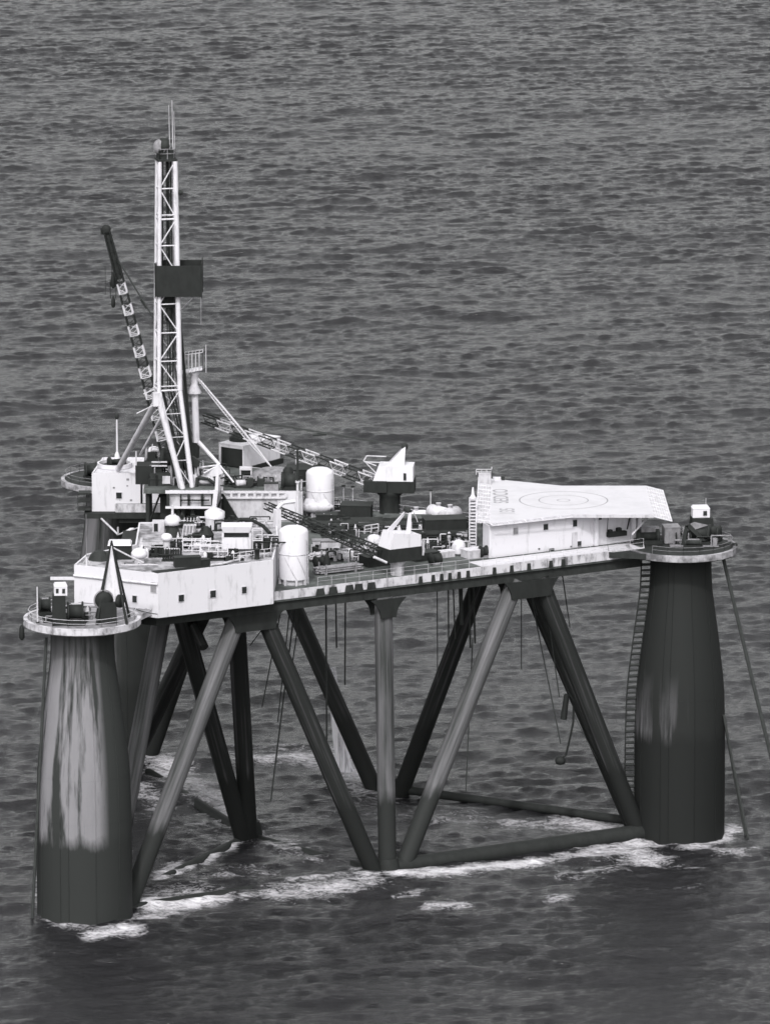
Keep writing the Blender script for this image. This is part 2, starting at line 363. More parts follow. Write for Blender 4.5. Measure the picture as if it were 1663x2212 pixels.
FOAM = [  # ((u, v) points on the water, half width in m, strength)
    ([(858, 1892), (960, 1888), (1080, 1872), (1150, 1862)], 1.5, 0.85), ([(905, 1868), (990, 1850), (1060, 1838)], 0.9, 0.62),
    ([(1150, 1862), (1290, 1840), (1370, 1828)], 1.5, 0.62), ([(1290, 1838), (1350, 1828), (1400, 1862)], 2.6, 0.72),
    ([(1350, 1815), (1420, 1816)], 1.2, 0.75), ([(1490, 1818), (1545, 1806), (1575, 1785)], 1.6, 0.72), ([(1540, 1830), (1590, 1846)], 1.6, 0.62),
    ([(1230, 1768), (1330, 1785)], 2.6, 0.66), ([(1090, 1772), (1180, 1778)], 1.8, 0.50), ([(1180, 1822), (1300, 1798)], 1.2, 0.55),
    ([(325, 1958), (400, 1955), (470, 1942)], 1.6, 0.86), ([(470, 1942), (640, 1928)], 1.0, 0.55), ([(600, 1934), (700, 1928), (800, 1905)], 2.2, 0.62),
    ([(640, 1908), (760, 1890), (800, 1876)], 1.6, 0.60), ([(335, 1935), (420, 1930)], 1.8, 0.52), ([(290, 1988), (370, 1972)], 1.6, 0.66), ([(200, 2022), (250, 2014), (290, 2014)], 1.3, 0.72),
    ([(335, 1905), (390, 1880), (440, 1860), (560, 1790)], 0.8, 0.72), ([(350, 1895), (385, 1868)], 1.6, 0.66),
    ([(330, 1640), (380, 1660)], 2.6, 0.62), ([(345, 1668), (420, 1695), (480, 1735), (515, 1770)], 2.4, 0.62), ([(440, 1715), (510, 1745)], 2.8, 0.56),
    ([(540, 1642), (640, 1640), (720, 1655)], 2.2, 0.66), ([(725, 1640), (765, 1668)], 3.2, 0.80), ([(760, 1690), (820, 1712)], 3.4, 0.52), ([(560, 1800), (680, 1850)], 2.6, 0.46),
    ([(470, 1615), (700, 1630)], 3.0, 0.40), ([(880, 1760), (1330, 1790)], 3.0, 0.36), ([(600, 1780), (800, 1740)], 5.0, 0.34),
    ([(925, 1964), (998, 1960)], 1.1, 0.6), ([(1195, 1952), (1220, 1950)], 1.2, 0.60), ([(1230, 1895), (1330, 1880)], 2.2, 0.45), ([(860, 1935), (905, 1925)], 1.0, 0.5),
    ([(1208, 942), (1222, 941)], 1.2, .6), ([(86, 1900), (90, 1975)], 1.0, 0.5), ([(92, 1985), (130, 2002), (185, 2008)], 1.0, 0.5), ([(300, 1700), (345, 1740)], 2.0, .5), ([(345, 1760), (470, 1800)], 3.5, .38), ([(420, 1900), (560, 1885)], 3.0, .40), ([(1560, 1850), (1620, 1835)], 1.6, .5), ([(1390, 1870), (1500, 1880)], 2.0, .4), ([(1380, 1935), (1500, 1925)], 1.5, 0.36)]
make_sea()

# ------------------------------------------------------------------ the rig: legs, braces, deck
rig = thing('drilling_rig', (TC.x, TC.y, 0), 'three-legged semi-submersible drilling rig hull with triangular deck, dark columns and slanted braces', 'drilling rig')
def column(k, mat):
    c = VA[k]
    cm = MB()
    for prof in ([(5.80, -9), (5.80, 6), (5.75, 13), (5.62, 18.0), (5.40, 20.5), (4.80, 25.4), (4.25, 29.3), (3.95, 31.6), (3.84, 33.5), (3.82, 36.2)],): cm.lathe((c.x, c.y, 0), prof, 48)
    for zz, r_ in ((18.0, 5.63), (12.6, 5.76), (25.4, 4.80)): cm.lathe((c.x, c.y, zz - .04), [(r_ - .03, 0), (r_ + .012, .02), (r_ + .012, .06), (r_ - .03, .08)], 48, caps=False)
    for a_ in (-2.62, -2.05, -1.86, -1.28, -.7):           # weld seams and drain pipes down the shell
        ca, sa = math.cos(a_), math.sin(a_)
        cm.path([(c.x + r * ca, c.y + r * sa, z) for r, z in ((5.82, -2), (5.82, 6), (5.77, 13), (5.64, 18.0), (5.42, 20.5), (4.82, 25.4), (4.27, 29.3), (3.97, 31.6), (3.86, 33.5), (3.84, 35.6))], .05, 5)
    col = cm.build('column', mat, rig, (c.x, c.y, 0))
    # round mooring platform on top, its white rim plate a piece of its own
    out = (c - TC).normalized()
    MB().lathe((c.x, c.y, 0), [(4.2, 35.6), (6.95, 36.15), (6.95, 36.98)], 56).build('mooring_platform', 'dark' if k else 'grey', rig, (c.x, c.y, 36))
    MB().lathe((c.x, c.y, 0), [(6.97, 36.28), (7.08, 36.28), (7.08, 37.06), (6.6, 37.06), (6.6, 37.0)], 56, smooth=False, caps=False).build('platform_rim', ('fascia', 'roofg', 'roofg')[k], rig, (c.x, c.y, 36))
    return col
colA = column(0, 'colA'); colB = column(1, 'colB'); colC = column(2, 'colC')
# ladder track down the inboard side of the right column
lad = MB(); 
def lp(z):
    r = float(np.interp(z, [0, 13, 18, 20.5, 25.4, 29.3, 31.6, 36], [5.85, 5.8, 5.66, 5.44, 4.84, 4.3, 4.0, 3.85])); d = Vector((-0.985, -0.17)).normalized()
    return PB + d * (r + 0.35), Vector((-d.y, d.x)), d
prev = None
for i in range(47):
    z = 3.0 + i * 0.72; c, tdir, d = lp(z)
    o1 = Vector((c.x + d.x * 0.9, c.y + d.y * 0.9, z)); o0 = Vector((c.x - d.x * 0.3, c.y - d.y * 0.3, z))
    lad.tube(o0, o1, 0.13 if i % 2 else 0.2, n=5)
    if prev: lad.tube(prev[0], o0, 0.07, n=5); lad.tube(prev[1], o1, 0.10, n=5)
    prev = (o0, o1)
lad.build('ladder', 'dark', rig, (PB.x - 6, PB.y, 3))

def brace(p, q, r, f0=1.0, f1=1.0, mat='brace', name='brace'):
    """round brace from foot p to head q; f1 = how far the head flares out"""
    p, q = Vector(p), Vector(q); L = (q - p).length; pts = []; rr = []
    for t_ in (0, 0.25, 0.5, 0.75, 1 - 4.0 / L, 1 - 3.0 / L, 1 - 2.0 / L, 1 - 1.2 / L, 1 - 0.5 / L, 1):
        pts.append(p + (q - p) * t_); d = (1 - t_) * L
        rr.append(r * (1 + (f1 - 1) * (max(0, 1 - d / 3.6) ** 2.2)))
    m_ = MB().spine([Vector((0, 0, (x - p).length)) for x in pts], rr, 24)
    o = m_.build(name, mat, rig, (0, 0, 0)); o.location = p - ORG[rig.name]; o.rotation_mode = 'QUATERNION'
    q_ = (q - p).to_track_quat('Z', 'Y'); o.rotation_quaternion = q_; o.delta_location = (0, 0, 0); return o
zt = 34.6
P1 = at(552, 1335, 34); P2 = at(1148, 1264, 34); MM = at(838, 1880, 0)
Nn = at(540, 1800, 0)
def v3(p, z): return Vector((p[0], p[1], z))
def toward(p, q, d): e = (Vector(q[:2]) - Vector(p[:2])).normalized(); return Vector(p[:2]) + e * d
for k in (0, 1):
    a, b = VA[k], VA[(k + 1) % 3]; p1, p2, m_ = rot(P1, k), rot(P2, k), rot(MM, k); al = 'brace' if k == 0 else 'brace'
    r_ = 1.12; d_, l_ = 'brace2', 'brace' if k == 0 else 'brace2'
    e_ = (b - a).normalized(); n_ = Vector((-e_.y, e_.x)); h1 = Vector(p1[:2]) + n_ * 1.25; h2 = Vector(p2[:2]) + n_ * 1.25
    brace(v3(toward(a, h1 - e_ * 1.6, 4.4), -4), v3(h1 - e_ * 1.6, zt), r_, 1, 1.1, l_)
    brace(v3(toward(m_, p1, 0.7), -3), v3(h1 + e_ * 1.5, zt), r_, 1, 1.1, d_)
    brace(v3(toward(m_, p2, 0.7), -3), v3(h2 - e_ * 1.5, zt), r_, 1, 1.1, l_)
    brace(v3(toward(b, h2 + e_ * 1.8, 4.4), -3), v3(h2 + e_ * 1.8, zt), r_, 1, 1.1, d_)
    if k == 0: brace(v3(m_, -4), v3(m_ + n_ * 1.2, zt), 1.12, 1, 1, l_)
    for h_, w0, w1, zl in ((h1, 3.9, 2.8, 32.4), (h2, 3.9, 2.9, 32.4), (Vector(m_[:2]) + n_ * 1.15, 2.5, 1.1, 32.2)):
        g_ = MB(); pr = []
        for i in range(9):                                  # haunch plate with curved ends
            q_ = i / 8; pr.append((w1 + (w0 - w1) * (q_ ** 2.2), zl + (34.6 - zl) * q_))
        ol = [(-x, z) for x, z in pr[::-1]] + pr
        for s_ in (-1.26, 1.26):
            g_.plate([v3(h_ + e_ * x + n_ * s_, z) for x, z in ol], .25)
        if w1 > 2: g_.plate([v3(h_ - e_ * w1 + n_ * -1.2, zl), v3(h_ + e_ * w1 + n_ * -1.2, zl), v3(h_ + e_ * w1 + n_ * 1.2, zl), v3(h_ - e_ * w1 + n_ * 1.2, zl)], .1)
        g_.build('haunch', 'black', rig, v3(h_, zl))
# side facing the slot: the middle node stands inboard
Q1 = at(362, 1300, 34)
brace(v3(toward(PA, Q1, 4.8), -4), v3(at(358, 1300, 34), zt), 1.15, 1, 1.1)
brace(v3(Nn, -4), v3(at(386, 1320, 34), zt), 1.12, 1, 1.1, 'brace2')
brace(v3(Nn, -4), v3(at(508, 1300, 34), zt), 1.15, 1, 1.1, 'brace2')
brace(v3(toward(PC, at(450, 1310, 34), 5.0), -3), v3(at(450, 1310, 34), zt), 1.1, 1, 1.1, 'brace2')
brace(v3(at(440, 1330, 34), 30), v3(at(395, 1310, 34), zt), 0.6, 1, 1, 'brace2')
# low horizontal braces awash at the waterline
def low(p, q, z, r, name='horizontal_brace'):
    MB().spine([v3(p, z), v3((Vector(p[:2]) + Vector(q[:2])) / 2, z), v3(q, z)], [r, r, r], 20).build(name, 'black', rig, ((p[0] + q[0]) / 2, (p[1] + q[1]) / 2, z))
low(MM, toward(PB, MM, 5.2), 0.25, 1.1); low(toward(PA, MM, 5.2), MM, -0.55, 1.1)
low(rot(MM, 1), toward(PB, rot(MM, 1), 5.2), 0.25, 0.58); low(rot(MM, 1), toward(PC, rot(MM, 1), 5.2), -1.0, 0.8)
low(toward(PA, Nn, 5.2), Nn, -0.75, 0.9); low(toward(PC, Nn, 5.2), Nn, -0.75, 0.9); low(Nn, MM, -0.9, 0.9)
for q_ in (MM, rot(MM, 1), Nn):
    MB().lathe((q_[0], q_[1], 0), [(1.6, -6), (1.6, 0.2), (1.2, 1.6)], 24).build('brace_node', 'black', rig, (q_[0], q_[1], 0))

# deck outline (with the drilling slot cut into the left side)
SY0, SY1, SXI = -24.5, 4.5, -15.5
xl = loc(2, 40, 0.9).x
deck_poly = [loc(0, 10.4, 0.7), loc(0, 80.0, 0.9), loc(1, 5.0, 0.9) + Vector((0, 0)), loc(1, 75.0, 0.9), loc(2, 10.0, 0.9),
             Vector((loc(2, 17.5, 0.9).x, SY1)), Vector((SXI, SY1)), Vector((SXI, SY0)), Vector((at(300, 1128, 41.5).x, SY0)), Vector(at(292, 1176, 41.5)[:2]), Vector(at(189, 1197, 41.5)[:2]), loc(2, 75.2, 0.9)]
def inset(poly, d):
    n = len(poly); out = []
    for i in range(n):
        a, b, c = poly[i - 1], poly[i], poly[(i + 1) % n]
        e1 = (b - a).normalized(); e2 = (c - b).normalized(); n1 = Vector((-e1.y, e1.x)); n2 = Vector((-e2.y, e2.x))
        m_ = (n1 + n2); m_ = m_ / max(0.3, (1 + n1.dot(n2))); out.append(b + m_ * d)
    return out
MB().prism(inset(deck_poly, 0.12), 35.75, 37.0).build('deck', 'deck', rig, (TC.x, TC.y, 36))
MB().wallring(deck_poly, 36.02, 37.12, 0.10).build('deck_fascia', 'fascia', rig, (TC.x, TC.y, 36))
gi = inset(deck_poly, 0.45)
MB().wallring(gi, 34.55, 35.98, 0.5).build('edge_girder', 'dark', rig, (TC.x, TC.y, 35))
gb = MB()
for i in range(1, 9):
    a, b = loc(0, 8 * i + 6, 3), loc(0, 8 * i + 6, min(58, 3 + 7.0 * min(i + 2, 10 - i)))
    gb.prism([a, b, b + EAB * 0.5, a + EAB * 0.5], 34.7, 35.74)
gb.build('under_deck_beam', 'dark', rig, (TC.x, TC.y, 35))
# dark frames and scuffed fender patches on the white edge of the near side
for s_ in (33.2, 35.0, 37.3, 38.6, 40.4, 47.4, 49.2, 50.4, 51.6, 52.9, 54.2, 58.0, 60.5, 63.0, 66.2, 68.0):
    c = loc(0, s_, 0.82); MB().box((c.x, c.y, 36.0), 0.55 if s_ > 42 else 1.3, 0.25, 0.85, AAB, 0.75).build('fender', 'dark', rig, (c.x, c.y, 36))
# edge railings
rl = MB(); rails(rl, [v3(loc(0, 33, 1.05), 37.1), v3(loc(0, 80, 1.15), 37.1)], 1.1, 0.024, 2.0); rl.build('railing', 'pale', rig, v3(loc(0, 50, 1), 37))
rl = MB(); rails(rl, [v3(loc(1, 6, 1.1), 37.1), v3(loc(1, 74, 1.1), 37.1)], 1.1, 0.024, 2.0); rl.build('railing', 'pale', rig, v3(loc(1, 40, 1), 37))
for k in range(3):
    c = VA[k]; a0 = math.atan2((c - TC).y, (c - TC).x); rl = MB()
    pts = [(c.x + 6.5 * math.cos(a0 + t_), c.y + 6.5 * math.sin(a0 + t_), 37.0) for t_ in np.linspace(-2.2, 2.2, 15)]
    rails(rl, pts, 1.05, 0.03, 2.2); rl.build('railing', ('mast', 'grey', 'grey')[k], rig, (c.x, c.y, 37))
# bridge plates joining each round platform to the deck
for k in range(3):
    c = VA[k]; o = (c - TC).normalized(); s_ = Vector((-o.y, o.x)); a, b = loc(k, 10.4, .7), loc((k + 2) % 3, 74.8, .9)
    pl_ = [a, c + s_ * 5.3 - o * 4.6, c + s_ * 3 - o * 3, c - s_ * 3 - o * 3, c - s_ * 5.3 - o * 4.6, b] if (a - c).dot(s_) > 0 else [b, c + s_ * 5.3 - o * 4.6, c + s_ * 3 - o * 3, c - s_ * 3 - o * 3, c - s_ * 5.3 - o * 4.6, a]
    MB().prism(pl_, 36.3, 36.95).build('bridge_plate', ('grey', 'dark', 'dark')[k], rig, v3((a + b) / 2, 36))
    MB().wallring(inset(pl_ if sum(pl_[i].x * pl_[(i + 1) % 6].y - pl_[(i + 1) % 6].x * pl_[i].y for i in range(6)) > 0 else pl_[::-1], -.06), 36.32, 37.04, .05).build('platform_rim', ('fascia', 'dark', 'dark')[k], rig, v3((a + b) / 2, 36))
MB().prism([loc(0, 56.5, 1.0), loc(0, 79.8, 1.2), loc(0, 79.8, 4.6), loc(0, 56.5, 4.6)], 36.99, 37.006).build('walkway', 'white2', rig, v3(loc(0, 68, 2), 37))
# ------------------------------------------------------------------ deck houses
ZR = 41.5
def house(name, poly, z0, z1, label, wins=(), wall='white', roof='roofg', para=0.45, cat='deck house'):
    c = sum((Vector(q[:2]) for q in poly), Vector((0, 0))) / len(poly)
    h = thing(name, (c.x, c.y, z0), label, cat); P = [Vector(q[:2]) for q in poly]
    a = sum(P[i].x * P[(i + 1) % len(P)].y - P[(i + 1) % len(P)].x * P[i].y for i in range(len(P)))
    if a < 0: P = P[::-1]
    MB().wallring(P, z0, z1, 0.2).build('wall', wall, h)
    MB().prism(inset(P, 0.19), z1 - para - 0.3, z1 - para).build('roof', roof, h)
    for u, v, (p, q), w_, h_, g in wins: window(h, u, v, (p, q), w_, h_, g)
    return h
Ap = [at(160, 1220, ZR), at(341, 1239.5, ZR), at(590, 1209.5, ZR)]
Ap = [Vector(q[:2]) for q in Ap]
bk_ = [Vector(at(u, v, ZR)[:2]) for u, v in ((300, 1128), (292, 1176), (188, 1196))]
Apoly = Ap + [Vector((-13.2, -38)), Vector((-13.5, bk_[0].y))] + bk_
fw_, cw_ = (Ap[1], Ap[2]), (Ap[0], Ap[1])
hA = house('deck_house', Apoly, 36.0, ZR, 'long white deck house above the near left column with a row of small square windows',
           [(391, 1292, fw_, 0.72, 0.82, 'glass'), (459.5, 1283, fw_, 0.75, 0.85, 'glass'), (527, 1274.5, fw_, 0.62, 0.80, 'glass'),
            (291.5, 1294, cw_, 0.58, 0.82, 'glass'), (332, 1269, cw_, 0.75, 1.2, 'grey')], para=0.12)
tr = MB(); n_ = Vector((math.sin(math.atan2((Ap[1] - Ap[0]).y, (Ap[1] - Ap[0]).x)), -math.cos(math.atan2((Ap[1] - Ap[0]).y, (Ap[1] - Ap[0]).x))))
a_, b_ = Ap[0] + n_ * 0.14, Ap[1] + n_ * 0.14
tr.tube(v3(a_, 40.2), v3(b_, 40.2), 0.13); tr.build('wall_pipe', 'white2', hA)
MB().box(v3(Ap[0] + Vector((-1.4, 0.1)), 39.6), 3.0, 0.3, 0.35).build('bracket', 'white2', hA)
MB().prism([Ap[0] + Vector((.3, .5)), Ap[1] + Vector((.0, .5)), Ap[1] + Vector((-.4, 2.6)), Ap[0] + Vector((1, 2.0))], ZR - 0.12 + 0.01, ZR - 0.04)
MB().prism([Ap[1] + NAB * .25 + EAB * .2, Ap[2] + NAB * .25 - EAB * 6, Ap[2] + NAB * .9 - EAB * 6, Ap[1] + NAB * 2.2 + EAB * .2], ZR - 0.12 + 0.012, ZR - 0.042).build('roof_edge_shade', 'black', hA)  # black strip laid in as shade behind the roof's front edge
# C-wing house over the far side of the slot
cy0 = at(200, 1104, 36).y
c0 = aty(199, 1104, cy0).x; c1 = aty(307, 1104, cy0).x; c2 = aty(358, 1094, cy0 + 1).x
Cpoly = [Vector((c0, cy0)), Vector((c1, cy0)), Vector((c1, cy0 + 10.6)), Vector((c0 + 1.0, cy0 + 10.6))]
cf_ = (Cpoly[0], Cpoly[1])
hC = house('deck_house', Cpoly, 35.95, 41.05, 'white deck house behind the open slot with one square window and a round roof well',
           [(257, 1070, cf_, 0.72, 0.78, 'glass')], para=0.15, roof='white2')
rc = at(248, 1006, 41.05)
MB().lathe(rc, [(2.3, -0.1), (2.3, 0.45), (2.05, 0.45), (2.05, -0.1)], 32, caps=False, smooth=False).build('roof_well', 'white2', hC)
MB().lathe(rc, [(2.04, -0.02), (2.04, 0.02)], 32).build('well_floor', 'black', hC)
wd = MB(); wd.drum(rc + Vector((0.2, 0.3, 0.5)), (1, 0.5), 2.2, [(0.3, -1), (0.7, -0.98), (0.7, -0.8), (0.35, -0.78), (0.35, 0.78), (0.7, 0.8), (0.7, 0.98), (0.3, 1)]); wd.build('winch', 'dark', hC)
MB().prism([Vector((c1 + 0.05, cy0 + 0.3)), Vector((c2, cy0 + 0.3)), Vector((c2, cy0 + 7)), Vector((c1 + 0.05, cy0 + 7))], 36.6, 39.3).build('side_room', 'white', hC)
MB().prism([Vector((c0 - 1, cy0 - 1.0)), Vector((c2 + 1.4, cy0 - 1.0)), Vector((c2 + 1.4, cy0 + 1.5)), Vector((c0 - 1, cy0 + 1.5))], 35.2, 35.9).build('base_walkway', 'dark', hC)
bl = MB(); bx0 = c0 - 1.0
for zz in (36.2, 37.3, 38.3): bl.box((bx0, cy0 + 0.5, zz), 1.6, 2.4, 0.12)
rails(bl, [(bx0 - 0.8, cy0 - 0.7, 36.3), (bx0 + 0.8, cy0 - 0.7, 36.3)], 2.2, 0.06, 0.8); bl.build('balcony', 'dark', hC)
spots = MB()
for u, v, s_ in ((276, 1035, .35), (275, 1049, .22), (246, 1053, .25), (283, 1080, .3), (259, 1080, .12)):
    c = onwall(u, v, *cf_); spots.box(c + Vector((0, -0.02, -s_ / 2)), s_, 0.04, s_ * 0.8)
spots.build('wall_fitting', 'grey', hC)
# derrick mast -------------------------------------------------------
def strut(mb, a, b, r, n=6): mb.tube(a, b, r, n=n)
gB = at(362, 1060, 42.0); gB = Vector((gB.x, -7.0, 42.0)); gx = aty(362, 900, -7.0).x; G = Vector((gx, -7.0))
DK = thing('derrick', (gx + 1.5, -7.0, 42), 'tall slender white lattice drilling mast with a black windbreak halfway up', 'derrick')
ph = R(13); hw0, hw1 = 1.38, 1.02
def mleg(i, z):
    t_ = (z - 52.7) / (82 - 52.7); hw = hw0 + (hw1 - hw0) * t_; sx_, sy_ = ((-1, -1), (1, -1), (1, 1), (-1, 1))[i]
    x, y = sx_ * hw, sy_ * hw
    return Vector((G.x + x * math.cos(ph) - y * math.sin(ph), G.y + x * math.sin(ph) + y * math.cos(ph), z))
Gv = Vector((G.x, G.y, 0))
zs = [hgt(362, v, Gv) for v in (839, 776, 715, 653, 590, 527, 470, 404, 345)]
for i in range(4):
    MB().path([mleg(i, z) for z in zs], (0.27, 0.34, 0.30, 0.2)[i], n=8).build('mast_leg', 'mast', DK)
for j in range(8):
    b_ = MB(); za, zb = zs[j], zs[j + 1]
    for f in range(4):
        i0, i1 = f, (f + 1) % 4
        b_.tube(mleg(i0, za), mleg(i1, za), 0.13 if j in (0, 6) else 0.09, n=6)
        if (j + f) % 2: b_.tube(mleg(i0, za), mleg(i1, zb), 0.085, n=6)
        else: b_.tube(mleg(i1, za), mleg(i0, zb), 0.085, n=6)
    if j in (0, 6):
        for f in range(4): b_.tube(mleg(f, za + 0.55), mleg((f + 1) % 4, za + 0.55), 0.08, n=6)
        b_.tube(mleg(0, za + 0.5), mleg(2, za), 0.08); b_.tube(mleg(1, za + 0.5), mleg(3, za), 0.08)
    b_.build('mast_bracing', 'mast', DK)
zj = zs[0] - 0.6
# lower mast: legs drawn together down to the drill floor
FL = 42.0
feet = [Vector((at(392, 1046, FL).x, G.y - 1.9, FL)), Vector((at(416, 1046, FL).x, G.y - 1.5, FL)), Vector((at(424, 1040, FL).x, G.y + 1.4, FL)), Vector((at(398, 1036, FL).x, G.y + 1.2, FL))]
for i in range(4):
    MB().spine([feet[i], mleg(i, zs[0])], [0.34, 0.30], 8).build('mast_leg', 'mast', DK)
lb = MB(); lv = [0, .28, .52, .76, 1.0]
def ll(i, t_): return feet[i] + (mleg(i, zs[0]) - feet[i]) * t_
for j in range(4):
    for f in range(4):
        if j: lb.tube(ll(f, lv[j]), ll((f + 1) % 4, lv[j]), 0.06, n=5)
        if (j + f) % 2: lb.tube(ll(f, lv[j]), ll((f + 1) % 4, lv[j + 1]), 0.07, n=5)
        else: lb.tube(ll((f + 1) % 4, lv[j]), ll(f, lv[j + 1]), 0.07, n=5)
lb.build('lower_bracing', 'mast', DK)
jt = mleg(0, zs[0] - 1.0) + Vector((-0.25, -0.2, 0))
MB().box(jt - Vector((0, 0, 0.9)), 1.1, 0.9, 1.7, ph).build('hinge', 'mast', DK)
MB().tube(jt + Vector((-.2, 0, -.5)), onwall(254, 1018, *cf_) + Vector((0, 1.2, 0)), 0.42, 0.36, 10).build('raking_leg', 'white2', DK)
MB().tube(jt + Vector((.3, 0, -.5)), Vector((at(397, 1040, FL).x, G.y - 2.6, FL)), 0.40, 0.36, 10).build('raking_leg', 'white2', DK)
f2 = at(309, 982, 42.2)
MB().tube(mleg(2, zs[0] - 0.6), Vector((f2.x, G.y + 9, hgt(309, 982, (0, G.y + 9)))), 0.2, 0.16, 8).build('raking_leg', 'white2', DK)
ex = MB()
ex.tube(jt + Vector((-.4, 0, -.8)), jt + Vector((-2.6, -.5, -1.8)), 0.06); ex.tube(jt + Vector((-.4, 0, 1.2)), jt + Vector((-1.7, -.3, .7)), 0.06); ex.build('hinge_bracing', 'mast', DK)
# pipe string, travelling lines and guide rails inside the mast
pl = MB()
for dx, dy, r in ((-0.75, 0.5, 0.22), (0.35, 0.3, 0.14), (0.05, -0.2, 0.08), (0.75, 0.2, 0.12)):
    pl.tube(Vector((feet[0].x + 1.0 + dx * 0.6, G.y + dy, FL)), Vector((G.x + dx, G.y + dy, zs[0])), r, n=6); pl.tube(Vector((G.x + dx, G.y + dy, zs[0])), Vector((G.x + dx * .75, G.y + dy, zs[8])), r, n=6)
pl.build('guide_pipe', 'dark', DK)
st = MB()
for i in range(10):
    x = G.x - 0.1 + 0.13 * i - .4; st.tube(Vector((feet[0].x + 0.9 + 0.09 * i, G.y + 0.9, FL)), Vector((x, G.y + 0.9, zs[4])), 0.05, n=4)
st.build('stacked_pipe', 'dark', DK)
tb = MB(); tb.box(Vector((G.x + 0.2, G.y, zs[4] - 4.4)), 1.2, 0.9, 2.6, ph); tb.tube(Vector((G.x + 0.2, G.y, zs[4] - 2)), Vector((G.x + 0.1, G.y, zs[8])), 0.06, n=4); tb.tube(Vector((G.x + 0.5, G.y, zs[4] - 2)), Vector((G.x + 0.3, G.y, zs[8])), 0.06, n=4)
tb.lathe((G.x + 0.2, G.y, zs[4] - 6.2), [(0.1, 0), (0.4, 0.2), (0.4, 1.6), (0.2, 1.9)], 12); tb.build('travelling_block', 'black', DK)
# windbreak round the racking board
zb0, zb1 = hgt(362, 635, Gv), hgt(362, 568, Gv); wx0 = aty(335, 600, G.y - 2).x; wx1 = aty(435.5, 600, G.y - 2).x
wp = [Vector((wx0, G.y - 2.0)), Vector((wx1, G.y - 2.0)), Vector((wx1, G.y + 2.6)), Vector((wx0, G.y + 2.6))]
MB().wallring(wp, zb0, zb1, 0.08).build('windbreak', 'black', DK)
fb = MB().prism(inset(wp, 0.1), zb0 + 0.2, zb0 + 0.35)
for i in range(14): fb.tube(Vector((wx0 + 2.2 + i * 0.27, G.y - 1.9, zb0 + 1)), Vector((wx0 + 2.2 + i * 0.27, G.y + 2.4, zb0 + 1)), 0.05, n=4)
for c in wp: fb.tube(v3(c, zb0 - 0.2), v3(c, zb1 + 0.35), 0.07, n=5)
fb.build('racking_board', 'dark', DK)
kn = MB(); kn.tube(v3(wp[1] + Vector((-0.1, 0.1)), zb0), v3(wp[1] + Vector((-0.1, 0.1)), zb0 - 3.6), 0.05, n=4); kn.tube(v3(wp[1] + Vector((-1, 0.1)), zb0), mleg(1, zb0 - 2.2), 0.07, n=5)
kn.build('board_bracing', 'grey', DK)
# crown: sheaves, platform, whip aerials
zc = zs[8]
cr = MB(); cr.box((G.x, G.y, zc), 2.5, 2.5, 0.25, ph); cr.box((G.x - 0.1, G.y, zc + .25), 1.9, 1.5, 1.1, ph); cr.build('crown_platform', 'dark', DK)
sh = MB()
for i in range(5): sh.drum((G.x - 0.75, G.y - 0.6 + i * 0.3, zc + 1.75), (0.25, 1), 0.16, [(0.2, -1), (0.85, -1), (0.85, 1), (0.2, 1)])
sh.build('crown_sheave', 'grey', DK)
sh2 = MB().drum((G.x - 0.2, G.y, zc + 1.9), (1, 0.2), 1.2, [(0.3, -1), (0.95, -0.8), (0.95, 0.8), (0.3, 1)]); sh2.build('crown_block', 'dark', DK)
rl = MB(); rails(rl, [mleg(0, zc + .25), mleg(1, zc + .25), mleg(2, zc + .25), mleg(3, zc + .25), mleg(0, zc + .25)], 1.3, 0.05, 1.2); rl.build('crown_railing', 'grey', DK)
for u, v, r in ((374, 216, 0.085), (367, 226, 0.06), (378, 240, 0.05)):
    x = aty(u, 300, G.y).x; MB().tube((x, G.y, zc + .3), (x - .12, G.y, hgt(u, v, Gv)), r, r * .6, 6).build('aerial', 'pale', DK)
fl_ = mleg(1, hgt(386, 411, Gv)); MB().tube(fl_, fl_ + Vector((0.55, 0, 0.2)), 0.05).lathe(fl_ + Vector((0.6, 0, -0.45)), [(0.1, 0), (0.3, 0.15), (0.3, 0.5), (0.1, 0.65)], 10).build('floodlight', 'dark', DK)

# drill floor and what stands on it
fy = G.y - 3.2
fx0 = aty(360, 1090, fy).x; fx1 = aty(466, 1090, fy).x; f0 = aty(310, 1050, fy).x
DF = thing('drill_floor', ((f0 + fx1) / 2, fy + 5, 37), 'raised dark drill floor with white front frame under the lattice mast', 'drill floor')
MB().prism([Vector((f0, fy)), Vector((fx1, fy)), Vector((fx1, fy + 11)), Vector((f0, fy + 11))], FL - 0.5, FL).build('floor_plate', 'deck', DF)
fr = MB(); zf0, zf1 = hgt(420, 1098, (0, fy)), FL - 0.02
fr.box(((fx0 + fx1) / 2, fy - 0.12, FL - 0.45), fx1 - fx0 + 0.3, 0.22, 0.42); fr.box(((fx0 + fx1) / 2, fy - 0.12, zf0), fx1 - fx0 + 0.3, 0.22, 0.3)
fr.plate([(fx1 - 0.25, fy - 0.2, FL), (fx1 + 0.3, fy - 0.2, FL), (fx1 - 0.25, fy - 0.2, 36.5), (fx1 - 0.8, fy - 0.2, 36.5)], 0.4)
fr.plate([(fx1 - 0.1, fy + 0.2, FL), (fx1 + 0.3, fy + 0.2, FL), (fx1 + 0.45, fy + 0.2, FL + 3.2), (fx1 + 0.1, fy + 0.2, FL + 3.2)], 0.3)
fr.build('floor_frame', 'white', DF)
bk = MB(); bk.box(((fx0 + fx1) / 2, fy + 0.35, zf0), fx1 - fx0, 0.15, zf1 - zf0 - 0.5); bk.build('back_panel', 'pale', DF)
fp = MB(); X0 = aty(389, 1080, fy).x
def fb_(u0, u1, v0, v1, d=0.16):
    a, b = aty(u0, v1, fy - d), aty(u1, v0, fy - d); fp.box(((a.x + b.x) / 2, fy - d, a.z), b.x - a.x, 0.1, b.z - a.z)
